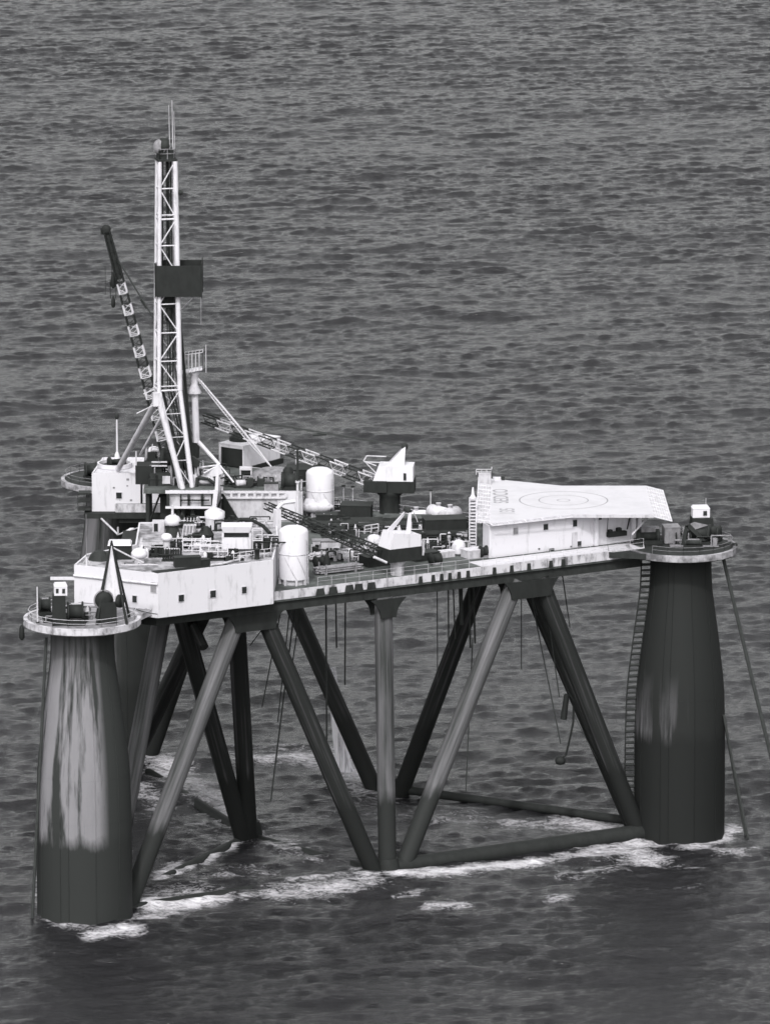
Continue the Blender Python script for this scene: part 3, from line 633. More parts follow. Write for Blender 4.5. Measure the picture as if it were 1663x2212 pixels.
for q_ in ((389, 452, 1059, 1063), (405, 410, 1063, 1092), (434, 440, 1063, 1094), (389, 452, 1079, 1082), (389, 392, 1059, 1094), (456, 460, 1059, 1092), (440, 456, 1091, 1094), (360, 366, 1058, 1093)): fb_(*q_)
fp.build('front_pipe', 'dark', DF)
lg = MB()
for x in (f0 + 0.5, f0 + 5, fx0 + 1.5, fx1 - 3, fx1 - 0.6):
    lg.tube((x, fy + 0.8, 33.5), (x, fy + 0.8, FL - .5), 0.28); lg.tube((x, fy + 9.5, 33.5), (x, fy + 9.5, FL - .5), 0.28); lg.tube((x, fy + .8, 37), (x + 2, fy + 9, FL - .5), 0.14)
lg.prism([Vector((f0 - 3, fy - 1.2)), Vector((fx1 + 1, fy - 1.2)), Vector((fx1 + 1, fy + 9)), Vector((f0 - 3, fy + 9))], 34.2, 34.8)
lg.prism([Vector((f0 + 2, fy + 3)), Vector((fx1 - 1, fy + 3)), Vector((fx1 - 1, fy + 8)), Vector((f0 + 2, fy + 8))], 34.8, 40.5)
lg.build('substructure', 'dark', DF)
DW = thing('drawworks', (f0 + 3.5, fy + 6, FL), 'black winding machinery on the drill floor left of the mast legs', 'winch')
d_ = MB(); a = Vector((aty(322, 1040, fy + 5).x, fy + 5, FL)); d_.box(a, 3.4, 3, 2.4); d_.drum(a + Vector((3.4, 0.4, 3.0)), (1, -.25), 3.6, [(.6, -1), (1.35, -.98), (1.35, -.7), (.8, -.68), (.8, .68), (1.35, .7), (1.35, .98), (.6, 1)]); d_.build('winch_drum', 'black', DW)
d_ = MB(); d_.box(a + Vector((3.6, -.4, 0)), 1.6, 2.0, 4.3); d_.box(a + Vector((1.5, -1.9, 0.0)), 2.6, 1.2, 1.6); d_.plate([a + Vector(q) for q in ((2.4, -1, 4.8), (3.4, -1, 5.0), (6.6, -1, 3.0), (6.2, -1, 2.0))], 0.9); d_.build('winch_housing', 'dark', DW)
d_ = MB(); d_.box(a + Vector((1.4, -1.75, 2.4)), 2.0, .2, .16); d_.box(a + Vector((1.4, -1.75, 2.9)), 2.0, .2, .16); d_.box(a + Vector((2.3, -2.55, 0.3)), 1.0, .15, 1.0); d_.tube(a + Vector((-1.6, -1, 1)), a + Vector((-1.6, -1, 4.2)), .1); d_.build('control_rail', 'pale', DW)
X = thing('mud_manifold', (aty(445, 1035, fy + 2).x, fy + 2, FL), 'low dark curved pipe manifold on the right end of the drill floor', 'pipework')
d_ = MB(); a = ORG[X.name]; d_.path([a + Vector((-1.2, 0, 0)), a + Vector((-1.1, 0, 1.2)), a + Vector((.3, 0, 1.0)), a + Vector((1.1, 0, .4)), a + Vector((1.3, 0, 0))], .22, 8); d_.build('pipe', 'dark', X)
MB().drum(a + Vector((0, .6, .7)), (1, 0.1), 2, [(.2, -1), (.5, -.8), (.5, .8), (.2, 1)]).build('pot', 'pale', X)
MB().box(a + Vector((-1.5, .3, 0)), 0.5, 0.4, 1.5).build('cabinet', 'white2', X)

# flare / riser stand pipe right of the mast with its railed top platform and rigid stays
sb = Vector((aty(424, 950, G.y + 4).x, G.y + 4, 0))
SPp = thing('standpipe_tower', (sb.x, sb.y, 42), 'thick white vertical pipe with a railed platform on top beside the mast', 'tower')
z0_, z1_ = hgt(424, 955, sb), hgt(420, 811, sb)
MB().tube((sb.x, sb.y, z0_), (sb.x - .2, sb.y, z1_), 0.46, 0.40, 14).build('pipe', 'white', SPp)
MB().tube((sb.x, sb.y, z0_ + .3), (aty(474, 1004, sb.y - 1).x, sb.y - 1, hgt(474, 1004, (0, sb.y - 1))), 0.30, 0.22, 10).build('foot_strut', 'white', SPp)
a = Vector((sb.x - .2, sb.y, z1_)); q_ = MB(); q_.plate([a + Vector(x) for x in ((-2.9, -1, .2), (1.1, -1, 1.0), (1.1, 1, 1.0), (-2.9, 1, .2))], .18); q_.lathe(a + Vector((0, 0, -2.3)), [(.9, 0), (.95, .1), (.4, 1.2), (.5, 2.3), (.9, 2.9)], 10); q_.build('top_platform', 'mast', SPp)
q_ = MB(); rails(q_, [a + Vector((-1.2, -1, .6)), a + Vector((1.1, -1, .9)), a + Vector((1.1, 1, .9)), a + Vector((-1.2, 1, .6))], 2.3, .06, .5, False); q_.tube(a + Vector((1.5, 0, .4)), a + Vector((1.5, 0, 4)), .06); q_.build('platform_railing', 'pale', SPp)
e1 = Vector((aty(586, 1008, sb.y + 1).x, sb.y + 1, hgt(586, 1008, (0, sb.y + 1)))); s1 = a + Vector((.4, 0, -.3))
q_ = MB(); dd = (e1 - s1)
o_ = [Vector((0, .22, .22)), Vector((.2, -.2, -.1)), Vector((-.2, -.2, -.1))]
for o in o_: q_.tube(s1 + o * .4, s1 + dd * .35 + o * 1.1, .06, n=5); q_.tube(s1 + dd * .35 + o * 1.1, s1 + dd * .72 + o * 1.1, .06, n=5); q_.tube(s1 + dd * .72 + o * 1.1, e1, .09, n=5)
for i in range(26):
    t_ = .05 + .68 * i / 25; u_ = .05 + .68 * (i + 1) / 25
    for j in range(3): q_.tube(s1 + dd * t_ + o_[j], s1 + dd * u_ + o_[(j + 1) % 3], .045, n=4)
q_.build('lattice_stay', 'mast', SPp)
q_ = MB(); f = Vector((aty(474, 1004, sb.y - 1).x, sb.y - 1, hgt(474, 1004, (0, sb.y - 1))))
for b_ in ((430, 1010), (440, 1022), (505, 1042)): q_.tube(f, (aty(*b_, sb.y - 2).x, sb.y - 2, hgt(*b_, (0, sb.y - 2))), .12, n=6)
q_.plate([f + Vector(x) for x in ((-2.4, -.4, -1.4), (0, -.4, 0), (.5, -.4, -1), (-1.5, -.4, -1.7))], .3)
q_.build('foot_bracing', 'mast', SPp)
MB().tube((f.x - 3.2, sb.y - 3, FL), (mleg(2, zs[3]).x + .5, G.y + 2, zs[3]), 0.17, n=8).build('riser', 'dark', SPp)
# post with lamp on the C-wing house
pb = at(253, 990, 41.05); lp_ = thing('lamp_post', pb, 'white lamp post with dark lamp head on the house left of the mast', 'lamp post')
MB().tube(pb, (pb.x, pb.y, hgt(253, 906, pb)), .13, .10).lathe(pb, [(.35, 0), (.3, .5), (.14, .9)], 10).build('post', 'white', lp_)
MB().lathe((pb.x, pb.y, hgt(253, 905, pb)), [(.16, 0), (.26, .1), (.26, .6), (.1, .8)], 10).build('lamp', 'dark', lp_)
# ------------------------------------------------------------------ aft wing block, mud house and gear round it
yb = -6.0
bx = [aty(478, 1062, yb).x, aty(652, 1062, yb).x]
bpoly = [Vector((bx[0], yb)), Vector((bx[1], yb)), Vector((bx[1], 6.0)), loc(1, 60.5, 1.4), loc(1, 72.5, 1.4), Vector((c1 + 0.3, cy0 + 9)), Vector((c1 + 3, cy0 + 2.6)), Vector((bx[0], 4.6))]
hB = house('deck_house', bpoly, 37.0, 41.0, 'low deck house with dark cluttered roof between the mast and the far white tank', (), 'pale', 'deck', 0.02)
bm = MB(); bw = (bpoly[0], bpoly[1])
for z in (40.75, 40.05): bm.box(((bx[0] * .6 + bx[1] * .4), yb - .25, z), (bx[1] - bx[0]) * .8, .25, .22)
for i in range(9): bm.box((bx[0] + .3 + i * (bx[1] - bx[0]) * .8 / 8.3, yb - .25, 40.2), .35, .2, .6)
bm.build('edge_beam', 'white2', hB)
MB().box((bx[1] - 1.5, yb - .06, 37.2), 3.2, .1, 3.75).build('end_panel', 'white', hB)
sf = MB(); sf.plate([(bx[0] + .1, yb - .2, 40.9), (bx[0] + .1, yb - .2, 36.5), (bx[0] + 3.4, yb - 4, 36.2)], .15); sf.build('dark_stair', 'black', hB)
# mud house: white box with a big dark doorway
zM = 41.0; mz = at(526, 1011, zM); aM = R(-35); eM = Vector((math.cos(aM), math.sin(aM))); nM = Vector((-eM.y, eM.x))
wM = 53.5 / S(mz) / math.cos(aM); lM = 8.2; q0 = Vector(mz[:2]) - eM * wM
hm = thing('machinery_house', (mz.x, mz.y, zM), 'white open-fronted machinery house with a large black doorway and a dark round roof hatch', 'machinery house')
zt_ = hgt(474, 961, (q0.x, q0.y)); zt_ = zM + 2.95
mp_ = [q0, q0 + eM * wM, q0 + eM * wM + nM * lM, q0 + nM * lM]
wl = MB(); n4 = mp_
wl.prism([mp_[1], mp_[2], mp_[2] - eM * .15, mp_[1] - eM * .15], zM, zt_ - .16); wl.prism([mp_[3] + eM * .15, mp_[0] + eM * .15, mp_[0], mp_[3]], zM, zt_ - .16); wl.prism([mp_[2], mp_[3], mp_[3] - nM * .15, mp_[2] - nM * .15], zM, zt_ - .16)
wl.prism([mp_[0] - nM * .03, mp_[1] - nM * .03, mp_[1] + nM * .15, mp_[0] + nM * .15], zt_ - .5, zt_ - .16)
wl.prism([mp_[0] - nM * .03, mp_[0] + eM * .28 - nM * .03, mp_[0] + eM * .28 + nM * .15, mp_[0] + nM * .15], zM, zt_ - .5)
wl.build('wall', 'white', hm)
MB().prism(inset(mp_, -.04), zt_ - .15, zt_).build('roof', 'white', hm)
MB().prism([mp_[0] + eM * .29 + nM * .1, mp_[1] - eM * .2 + nM * .1, mp_[1] - eM * .2 + nM * .2, mp_[0] + eM * .29 + nM * .2], zM, zt_ - .51).build('doorway', 'black', hm)
rh = at(519, 951, zt_); MB().lathe(rh, [(1.45, 0), (1.45, .35), (1.1, .7), (.5, .95), (.05, 1.0)], 24).build('roof_hatch', 'black', hm)
MB().prism(inset(mp_, -.3), zM - 0.7, zM - .02).build('base', 'black', hm)
def placed(name, label, cat, u, v, z, group=None):
    p = at(u, v, z); return thing(name, p, label, cat, group), p
t_, p_ = placed('domed_tank', '', 'tank', 592, 1036, 41.0); tag(t_, 'wide shallow grey domed tank top in front of the machinery house')
MB().lathe(p_, [(3.2, 0), (3.2, .35), (2.7, 1.0), (1.8, 1.4), (.8, 1.6), (.05, 1.65)], 32).build('shell', 'grey', t_)
def vent(label, u, vt, vb, wpx, z, cap='white', neck='pale', name='mushroom_vent', post=0, cone=0):
    p = at(u, vb, z); s_ = S(p); r = wpx / 2 / s_; H = (vb - vt) / s_ / CP
    t_ = thing(name, p, label, 'vent', 'mushroom ventilators')
    ch = min(H * .62, r * 1.25)
    if cone: MB().lathe(p, [(r * 1.0, 0), (r * .85, H * .2), (r * .6, H - ch + .02)], 18).build('neck', 'dark', t_)
    else: MB().lathe(p, [(r * .62, 0), (r * .62, H - ch + .02)], 16).build('neck', neck, t_)
    MB().lathe((p.x, p.y, p.z + H - ch), [(r * .7, 0), (r, ch * .12), (r, ch * .5), (r * .8, ch * .8), (r * .42, ch * .96), (.03, ch)], 22).build('cap', cap, t_)
    if post: MB().tube((p.x, p.y, p.z + H - .05), (p.x, p.y, p.z + H + post), .18, .14, 8).build('pipe', cap, t_)
    return t_
zA = ZR - 0.11
vent('white mushroom ventilator with a pipe on top, standing on a dark cone', 373, 1112, 1158, 36, zA, post=1.2, cone=1)
vent('tall round-topped white ventilator between the dark cone and the bottle rack', 360, 1152, 1196, 25, zA)
vent('white mushroom ventilator on a short neck nearest the front wall of the near deck house', 301, 1184, 1216, 35, zA)
vent('small white mushroom ventilator on the roof left of the mast legs', 332, 964, 988, 24, 41.0)
vent('tiny white mushroom ventilator on the dark roof in front of the grey domed tank', 581, 1021, 1040, 15, 41.0)
p_ = at(464, 1141, zA); t_ = thing('ventilator_house', p_, 'grey round ventilator with a low conical white roof beside the mast floor', 'vent')
MB().lathe(p_, [(1.18, 0), (1.18, 1.35)], 24).build('body', 'pale', t_); MB().lathe((p_.x, p_.y, p_.z + 1.36), [(1.25, 0), (1.25, .75), (.7, 1.1), (.05, 1.35)], 24).build('roof', 'white', t_)
# control cabin
p_ = at(511, 1187, zA); sC = S(p_); t_ = thing('control_cabin', p_, 'white control cabin with one wide dark window strip on the near deck house roof', 'cabin')
wC = 63 / sC; MB().box(p_ + Vector((0, 1.2, 0)), wC, 2.4, 1.45).build('body', 'white', t_)
u_ = MB(); u_.box(p_ + Vector((-wC / 2 + .12, .1, 1.46)), .25, .3, .65); u_.box(p_ + Vector((wC / 2 - .12, .1, 1.46)), .25, .3, .65); u_.build('window_post', 'white', t_)
MB().box(p_ + Vector((0, 1.3, 1.46)), wC - .1, 2.0, .65).build('window', 'glass', t_)
MB().box(p_ + Vector((0, 1.2, 2.12)), wC * .92, 2.6, .75, 0, 1.14).build('roof', 'white', t_)
# dark arched hose behind the cabin
ps = [at(u, v, zA + h) for u, v, h in ((500, 1133, 1.6), (520, 1122, 2.2), (545, 1124, 2.2), (568, 1136, 1.8), (583, 1152, 1.2), (592, 1170, .2))]
single(MB().path(ps, .24, 8), 'hose', 'black', 'thick black hose arching down behind the white control cabin', 'hose')
# boat-like cab with dark body left of the vents
p_ = at(262, 1208, zA); t_ = thing('winch_cab', p_, 'black winch cab with white roof on the left rear corner of the near deck house', 'cabin')
MB().box(p_ + Vector((0, 1, 0)), 2.5, 2.4, 1.75).build('body', 'black', t_); MB().box(p_ + Vector((-.2, 1, 1.76)), 2.9, 2.9, .25, 0, .88).build('roof', 'white', t_)
p_ = at(215, 1212, zA); t_ = thing('tarpaulin_heap', p_, 'dark tarpaulin-covered heap at the left edge of the near deck house roof', 'tarpaulin')
MB().lathe(p_ + Vector((0, 1, 0)), [(1.5, 0), (1.2, .6), (.7, 1.0), (.1, 1.15)], 9, False).box(p_ + Vector((1.2, .8, 0)), 1.6, 1.4, 1.0, .3, .7).build('cover', 'dark', t_)
ap = at(187, 1222, zA + .1); t_ = thing('radio_mast', ap, 'thin whip aerial at the left end of the near deck house roof', 'aerial')
MB().tube(ap, (ap.x, ap.y, hgt(187, 1110, ap)), .05, .03, 5).build('whip', 'grey', t_); MB().tube(ap + Vector((-.6, 0, 0)), ap + Vector((0, 0, 1)), .03, n=4).tube(ap + Vector((.6, 0, 0)), ap + Vector((0, 0, 1)), .03, n=4).tube(ap, ap + Vector((0, 0, 1.1)), .12).build('stay', 'white2', t_)
dp = at(255, 1156, 37.3); t_ = thing('davit', dp, 'thin V-shaped davit hung across the open slot beneath the house by the mast', 'davit')
e1_ = Vector((aty(219, 1114, cy0 - 1).x, cy0 - 1, 35.2)); e2_ = Vector((aty(347, 1124, cy0 - 1).x, cy0 - 1, 35.0)); dpp = Vector((aty(255, 1155, cy0 - 4).x, cy0 - 4, hgt(255, 1155, (0, cy0 - 4))))
MB().tube(e1_, dpp, .14, n=6).tube(dpp, e2_, .11, n=6).tube(dpp, dpp + Vector((0, 0, 1)), .12).build('arm', 'pale', t_)
MB().plate([dpp + Vector(x) for x in ((.4, 0, .2), (1.6, .4, .8), (2.1, .4, .8), (1.0, 0, .2))], .1).build('hatch', 'white', t_)
# deck gear on the near house roof
def gear(name, label, cat, u, v, z, parts, group=None):
    p = at(u, v, z); t = thing(name, p, label, cat, group)
    for nm, mt, fn in parts:
        m_ = MB(); fn(m_, p); m_.build(nm, mt, t)
    return t
def xmas(m_, p):
    for i in range(9):
        a = random.uniform(0, 6.3); r = random.uniform(.2, .95); m_.tube(p + Vector((r * math.cos(a), r * math.sin(a), 0)), p + Vector((r * .8 * math.cos(a), r * .8 * math.sin(a), random.uniform(1.0, 2.1))), .09, n=5)
    m_.lathe(p, [(.9, 0), (1.0, .7), (.6, 1.4), (.3, 1.7)], 10, False)
gear('valve_stack', 'dark bristling valve stack between the vents behind the control cabin', 'valve stack', 445, 1166, zA, [('body', 'black', xmas)])
gear('bottle_rack', 'rack of upright dark gas bottles on the near deck house roof', 'bottle rack', 372, 1212, zA,
     [('bottle', 'black', lambda m_, p: [m_.lathe(p + Vector((-1.05 + .3 * i, .35 * j, .1)), [(.13, 0), (.13, 1.2), (.05, 1.4)], 8) for i in range(8) for j in range(2)]),
      ('frame', 'dark', lambda m_, p: (m_.box(p + Vector((0, .2, 0)), 2.6, 1.0, .1), m_.box(p + Vector((0, -.3, .8)), 2.6, .06, .08)))])
gear('container', 'long low black container at the front edge of the near deck house roof', 'container', 404, 1226, zA,
     [('body', 'black', lambda m_, p: m_.box(p + Vector((0, .7, 0)), 3.2, 1.2, 1.15, AAB * .4)), ('lid', 'dark', lambda m_, p: m_.box(p + Vector((0, .7, 1.16)), 3.3, 1.3, .1, AAB * .4))])
gear('container', 'small black box beside the long container at the roof front edge', 'container', 437, 1223, zA, [('body', 'black', lambda m_, p: m_.box(p + Vector((0, .6, 0)), 1.6, 1.1, .7, AAB)), ('lid', 'dark', lambda m_, p: m_.box(p + Vector((0, .6, .71)), 1.7, 1.2, .07, AAB))])
def skid(m_, p):
    for z in (.1, .75, 1.4): m_.box(p + Vector((0, .8, z)), 3.4, .12, .12); m_.box(p + Vector((0, -.1, z)), 3.4, .12, .12)
    for x in (-1.7, -.6, .5, 1.7):
        for y in (-.1, .8): m_.box(p + Vector((x, y, 0)), .11, .11, 1.6)
    for i in range(6): m_.tube(p + Vector((-1.5 + i * .5, 0, random.uniform(.2, 1.2))), p + Vector((-1.1 + i * .5, .7, random.uniform(.2, 1.6))), .09, n=5)
gear('pump_skid', 'white piped pump skid left of the control cabin', 'pump skid', 425, 1192, zA, [('frame', 'white2', skid), ('pump', 'pale', lambda m_, p: m_.drum(p + Vector((.3, .4, .7)), (1, .2), 1.6, [(.2, -1), (.45, -.9), (.45, .9), (.2, 1)]))])
gear('pump_skid', 'white piped pump skid in front of the control cabin window', 'pump skid', 462, 1205, zA, [('frame', 'white2', skid), ('pump', 'grey', lambda m_, p: m_.drum(p + Vector((-.5, .4, .7)), (1, -.2), 1.3, [(.2, -1), (.45, -.9), (.45, .9), (.2, 1)]))])
gear('frame_rack', 'open white tubular frame right of the control cabin', 'rack', 556, 1190, zA, [('frame', 'white2', lambda m_, p: ([m_.tube(p + Vector((x, y, 0)), p + Vector((x, y, 2.6)), .07, n=5) for x in (-.6, .6) for y in (0, 1)], [m_.tube(p + Vector((-.6, y, z)), p + Vector((.6, y, z)), .07, n=5) for y in (0, 1) for z in (1.3, 2.6)]))])
gear('railing', 'white railing along the right end of the near deck house roof', 'railing', 560, 1207, zA, [('rail', 'white2', lambda m_, p: rails(m_, [at(u, v, zA) for u, v in ((505, 1215), (545, 1209), (584, 1204), (587, 1180))], 1.1, .05, 1.0))])
gear('roof_gutter', 'pale grey bent pipe lying along the front edge of the near deck house roof', 'pipe', 500, 1216, zA, [('pipe', 'pale', lambda m_, p: m_.path([at(u, v, zA + .2) for u, v in ((455, 1221), (480, 1218), (515, 1209), (522, 1205))], .16, 6))])
gear('bollard', 'short black bollard at the right end of the near deck house roof', 'bollard', 555, 1208, zA, [('post', 'black', lambda m_, p: m_.lathe(p, [(.35, 0), (.3, .2), (.3, 1.1), (.38, 1.15), (.38, 1.3)], 12))])
gear('antenna_frame', 'pair of leaning white ladders with a dark bar on the near roof', 'ladder', 403, 1170, zA, [('ladder', 'white2', lambda m_, p: [m_.tube(p + Vector((x, 0, 0)), p + Vector((x + .35, .6, 2.9)), .06, n=4) for x in (-.6, -.2, .2, .6)]), ('bar', 'dark', lambda m_, p: m_.box(p + Vector((0, .3, 2.2)), 1.9, .2, .25))])
gear('hatch', 'pale low hatch coaming at the back of the near roof by the round-topped ventilator', 'hatch', 330, 1188, zA, [('coaming', 'pale', lambda m_, p: m_.box(p + Vector((0, 1.6, 0)), 3.4, 3.2, .9, 0, .94)), ('cover', 'roofg', lambda m_, p: m_.box(p + Vector((0, 1.6, .91)), 2.6, 2.5, .12))])
gear('hatch', 'pale boxy hatch with dark door behind the big mushroom ventilator', 'hatch', 342, 1150, zA, [('coaming', 'pale', lambda m_, p: m_.box(p + Vector((0, .8, 0)), 1.5, 1.5, 1.3)), ('door', 'black', lambda m_, p: m_.box(p + Vector((-.3, .03, .1)), .5, .08, 1.0))])
gear('roof_pipe', 'pale straight pipe running across the left front of the near roof', 'pipe', 300, 1225, zA, [('pipe', 'pale', lambda m_, p: m_.tube(at(262, 1221, zA + .3), at(341, 1220, zA + .3), .1)), ('leg', 'dark', lambda m_, p: [m_.box(at(u, 1222, zA), .12, .12, .3) for u in (270, 300, 335)])])
gear('deck_box', 'grey chest with a lid in the middle of the near roof', 'box', 410, 1150, zA, [('body', 'grey', lambda m_, p: m_.box(p + Vector((0, .5, 0)), 1.5, 1.0, .8)), ('lid', 'pale', lambda m_, p: m_.box(p + Vector((0, .5, .81)), 1.6, 1.1, .08))])
# tall pale duct between house and tank, two storage tanks
p_ = at(599, 1204, 37.5); t_ = thing('exhaust_duct', p_, 'tall pale square duct standing behind the near white tank', 'duct')
MB().box(p_, .75, .75, (1204 - 1100) / S(p_) / CP, .5).build('duct', 'mast', t_); MB().path([p_ + Vector((0, 0, 6.2)), p_ + Vector((.7, .3, 6.9)), p_ + Vector((2.2, .8, 7.0))], .25, 8).build('elbow', 'mast', t_)
def tank(label, u, vt, vb, wpx, zb, name='storage_tank'):
    p = at(u, vb, zb); s_ = S(p); r = wpx / 2 / s_; p = p + Vector((0, r * .9, 0)); H = (vb - vt) / s_ / CP - r * .25
    t_ = thing(name, p, label, 'tank', 'upright white storage tanks')
    MB().lathe(p, [(r, .7), (r, H - r * .42), (r * .93, H - r * .25), (r * .62, H - r * .08), (r * .25, H - .02), (.03, H)], 40).build('shell', 'white', t_)
    MB().lathe((p.x, p.y, p.z + H * .52), [(r + .01, 0), (r + .05, .03), (r + .05, .14), (r + .01, .17)], 40, caps=False).build('seam_ring', 'white2', t_)
    q_ = MB().lathe(p, [(r * .82, 0), (r * .82, .72)], 24)
    for i in range(8):
        a = i * PI / 4 + .2; q_.box((p.x + r * .95 * math.cos(a), p.y + r * .95 * math.sin(a), p.z), .3, .3, .72, a)
    q_.build('skirt', 'pale', t_)
    q_ = MB(); d = Vector((.85, -.5)).normalized(); tt = Vector((-d.y, d.x))
    for s2 in (-.25, .25): q_.tube((p.x + d.x * (r + .12) + tt.x * s2, p.y + d.y * (r + .12) + tt.y * s2, p.z), (p.x + d.x * (r + .12) + tt.x * s2, p.y + d.y * (r + .12) + tt.y * s2, p.z + H * .8), .04, n=4)
    for i in range(14): q_.tube((p.x + d.x * (r + .12) - tt.x * .25, p.y + d.y * (r + .12) - tt.y * .25, p.z + .3 + i * H * .055), (p.x + d.x * (r + .12) + tt.x * .25, p.y + d.y * (r + .12) + tt.y * .25, p.z + .3 + i * H * .055), .03, n=4)
    q_.build('ladder', 'pale', t_)
    q_ = MB()
    for a0, a1, zz in ((-2.2, -1.3, .28), (-1.3, -.5, .28)):
        q_.path([(p.x + (r + .04) * math.cos(a0 + (a1 - a0) * i / 6), p.y + (r + .04) * math.sin(a0 + (a1 - a0) * i / 6), p.z + H * (.5 - .42 * i / 6)) for i in range(7)], .045, 4)
    q_.build('stair_rail', 'pale', t_)
    return t_
tank('near upright white storage tank with domed top at the end of the long deck house', 634, 1133, 1266, 64, 37.0)
tank('far upright white storage tank with domed top on the far deck edge', 691, 1007, 1118, 60, 37.0)
# guyed post between the tanks
p_ = at(643, 1134, 37.0); t_ = thing('signal_post', p_, 'thin two-tone post standing in front of the far white tank', 'post')
zz = hgt(643, 968, p_); MB().tube(p_, (p_.x, p_.y, p_.z + (zz - p_.z) * .55), .16, n=8).lathe((p_.x, p_.y, p_.z + (zz - p_.z) * .55), [(.3, 0), (.3, .25)], 8).build('lower_post', 'mast', t_); MB().tube((p_.x, p_.y, p_.z + (zz - p_.z) * .57), (p_.x, p_.y, zz), .15, n=8).build('upper_post', 'dark', t_)
MB().tube((p_.x - .3, p_.y, zz - .3), (p_.x + .5, p_.y, zz - .3), .06).build('crossbar', 'pale', t_)
gear('store_house', 'white flat-sided store house in front of the low deck house', 'store house', 549, 1124, 37.0, [('wall', 'white', lambda m_, p: m_.box(p + Vector((0, 2.2, 0)), 4.0, 4, 2.3)), ('roof', 'white', lambda m_, p: m_.box(p + Vector((-.3, 2.2, 2.31)), 4.0, 4.0, .35, 0, .9)), ('door', 'dark', lambda m_, p: m_.box(p + Vector((1.5, .17, .1)), .6, .1, 1.7))])
gear('lifeboat', 'white covered lifeboat hanging below the far upright tank', 'lifeboat', 683, 1104, 37.8, [('hull', 'white2', lambda m_, p: m_.spine([p + Vector((x, 0, .55)) for x in (-2.2, -1.8, -1, 0, 1, 1.8, 2.2)], [.15, .5, .72, .78, .72, .5, .15], 14)), ('canopy', 'white', lambda m_, p: m_.box(p + Vector((0, 0, .9)), 3.6, 1.0, .7, 0, .75)), ('davit', 'pale', lambda m_, p: [m_.path([p + Vector((x, .9, -.8)), p + Vector((x, .9, 1.7)), p + Vector((x, .1, 1.9))], .08) for x in (-1.6, 1.6)])])
gear('deck_drum', 'big dark drum lying on the low house roof beside the post', 'drum', 624, 1060, 41.0, [('drum', 'dark', lambda m_, p: m_.drum(p + Vector((0, .9, 1.15)), (1, .1), 1.9, [(.5, -1), (1.15, -.98), (1.15, -.8), (.95, -.78), (.95, .78), (1.15, .8), (1.15, .98), (.5, 1)])), ('stand', 'black', lambda m_, p: m_.box(p + Vector((0, .9, 0)), 2.1, 1.6, .5)), ('cap', 'black', lambda m_, p: m_.lathe(p + Vector((-.1, 1.6, 0)), [(.7, 0), (.7, 2.4), (.4, 2.8)], 14))])
gear('cabinet', 'small white-topped open cabinet on the low house roof', 'cabinet', 531, 1036, 41.0, [('frame', 'white2', lambda m_, p: (m_.box(p + Vector((0, .5, 1.25)), 1.6, 1.2, .3), m_.box(p + Vector((-.7, .5, 0)), .15, 1.1, 1.25), m_.box(p + Vector((.7, .5, 0)), .15, 1.1, 1.25))), ('inside', 'black', lambda m_, p: m_.box(p + Vector((0, .55, 0)), 1.2, .9, 1.2))])
gear('tool_box', 'grey box with a slatted side near the roof edge below the tiny ventilator', 'box', 586, 1060, 41.0, [('body', 'grey', lambda m_, p: m_.box(p + Vector((0, .4, 0)), 1.8, .9, .9)), ('lid', 'dark', lambda m_, p: m_.box(p + Vector((0, .4, .91)), 1.9, 1.0, .1))])
gear('compressor', 'white and grey compressor on the low house roof left of the grey box', 'compressor', 520, 1054, 41.0, [('body', 'pale', lambda m_, p: m_.drum(p + Vector((0, .3, .6)), (1, .3), 1.3, [(.2, -1), (.42, -.9), (.42, .9), (.2, 1)])), ('base', 'dark', lambda m_, p: m_.box(p + Vector((.3, .3, 0)), 2.2, .9, .3)), ('motor', 'dark', lambda m_, p: m_.box(p + Vector((1.2, .4, .3)), .8, .8, .9))])
gear('pipe_heap', 'tangle of dark pipes between the drill floor and the low house roof', 'pipes', 500, 1054, 41.0, [('pipe', 'dark', lambda m_, p: [m_.tube(p + Vector((random.uniform(-1.6, 1.2), random.uniform(0, 3), random.uniform(.1, 1.2))), p + Vector((random.uniform(-1.2, 1.6), random.uniform(0, 3), random.uniform(.1, 1.6))), .1, n=5) for i in range(16)])])
gear('lamp_standard', 'small white standard with a crosspiece right of the machinery house', 'lamp post', 640, 1024, 41.0, [('post', 'white2', lambda m_, p: m_.tube(p, p + Vector((0, 0, 2.4)), .12)), ('head', 'white2', lambda m_, p: m_.box(p + Vector((0, 0, 2.4)), .6, .25, .2))])
gear('mud_tank', 'black flat-topped mud tank on the far deck right of the machinery house', 'tank', 655, 1036, 41.0, [('shell', 'black', lambda m_, p: m_.box(p + Vector((0, 2.2, -1)), 4.2, 4, 2.2)), ('grating', 'dark', lambda m_, p: m_.box(p + Vector((0, 2.2, 1.21)), 4.4, 4.2, .08))])
# ------------------------------------------------------------------ cranes
def boom(th_, a, b, w0, w1, n, first, mats=('mast', 'black'), plain=0):
    """striped lattice boom from foot a to tip b; n stripes"""
    a, b = Vector(a), Vector(b); d = (b - a).normalized(); sd_ = d.cross(Vector((0, 0, 1))).normalized(); up_ = sd_.cross(d)
    def c(i, t): wd = w0 + (w1 - w0) * t; x, y = ((-1, -1), (1, -1), (1, 1), (-1, 1))[i]; return a + (b - a) * t + sd_ * (x * wd / 2) + up_ * (y * wd / 2)
    ms = MB()
    for j in range(n):
        t0, t1 = j / n, (j + 1) / n; m_ = ms; m_.cur = (j + first) % 2
        if plain and t0 >= plain: m_.cur = 1
        for i in range(4):
            m_.tube(c(i, t0), c(i, t1), .1, n=5)
            tm = (t0 + t1) / 2
            m_.tube(c(i, t0), c((i + 1) % 4, tm), .045, n=4); m_.tube(c((i + 1) % 4, tm), c(i, t1), .045, n=4)
            m_.tube(c(i, t0), c((i + 1) % 4, t0), .06, n=4)
    ms.build('boom', mats, th_)
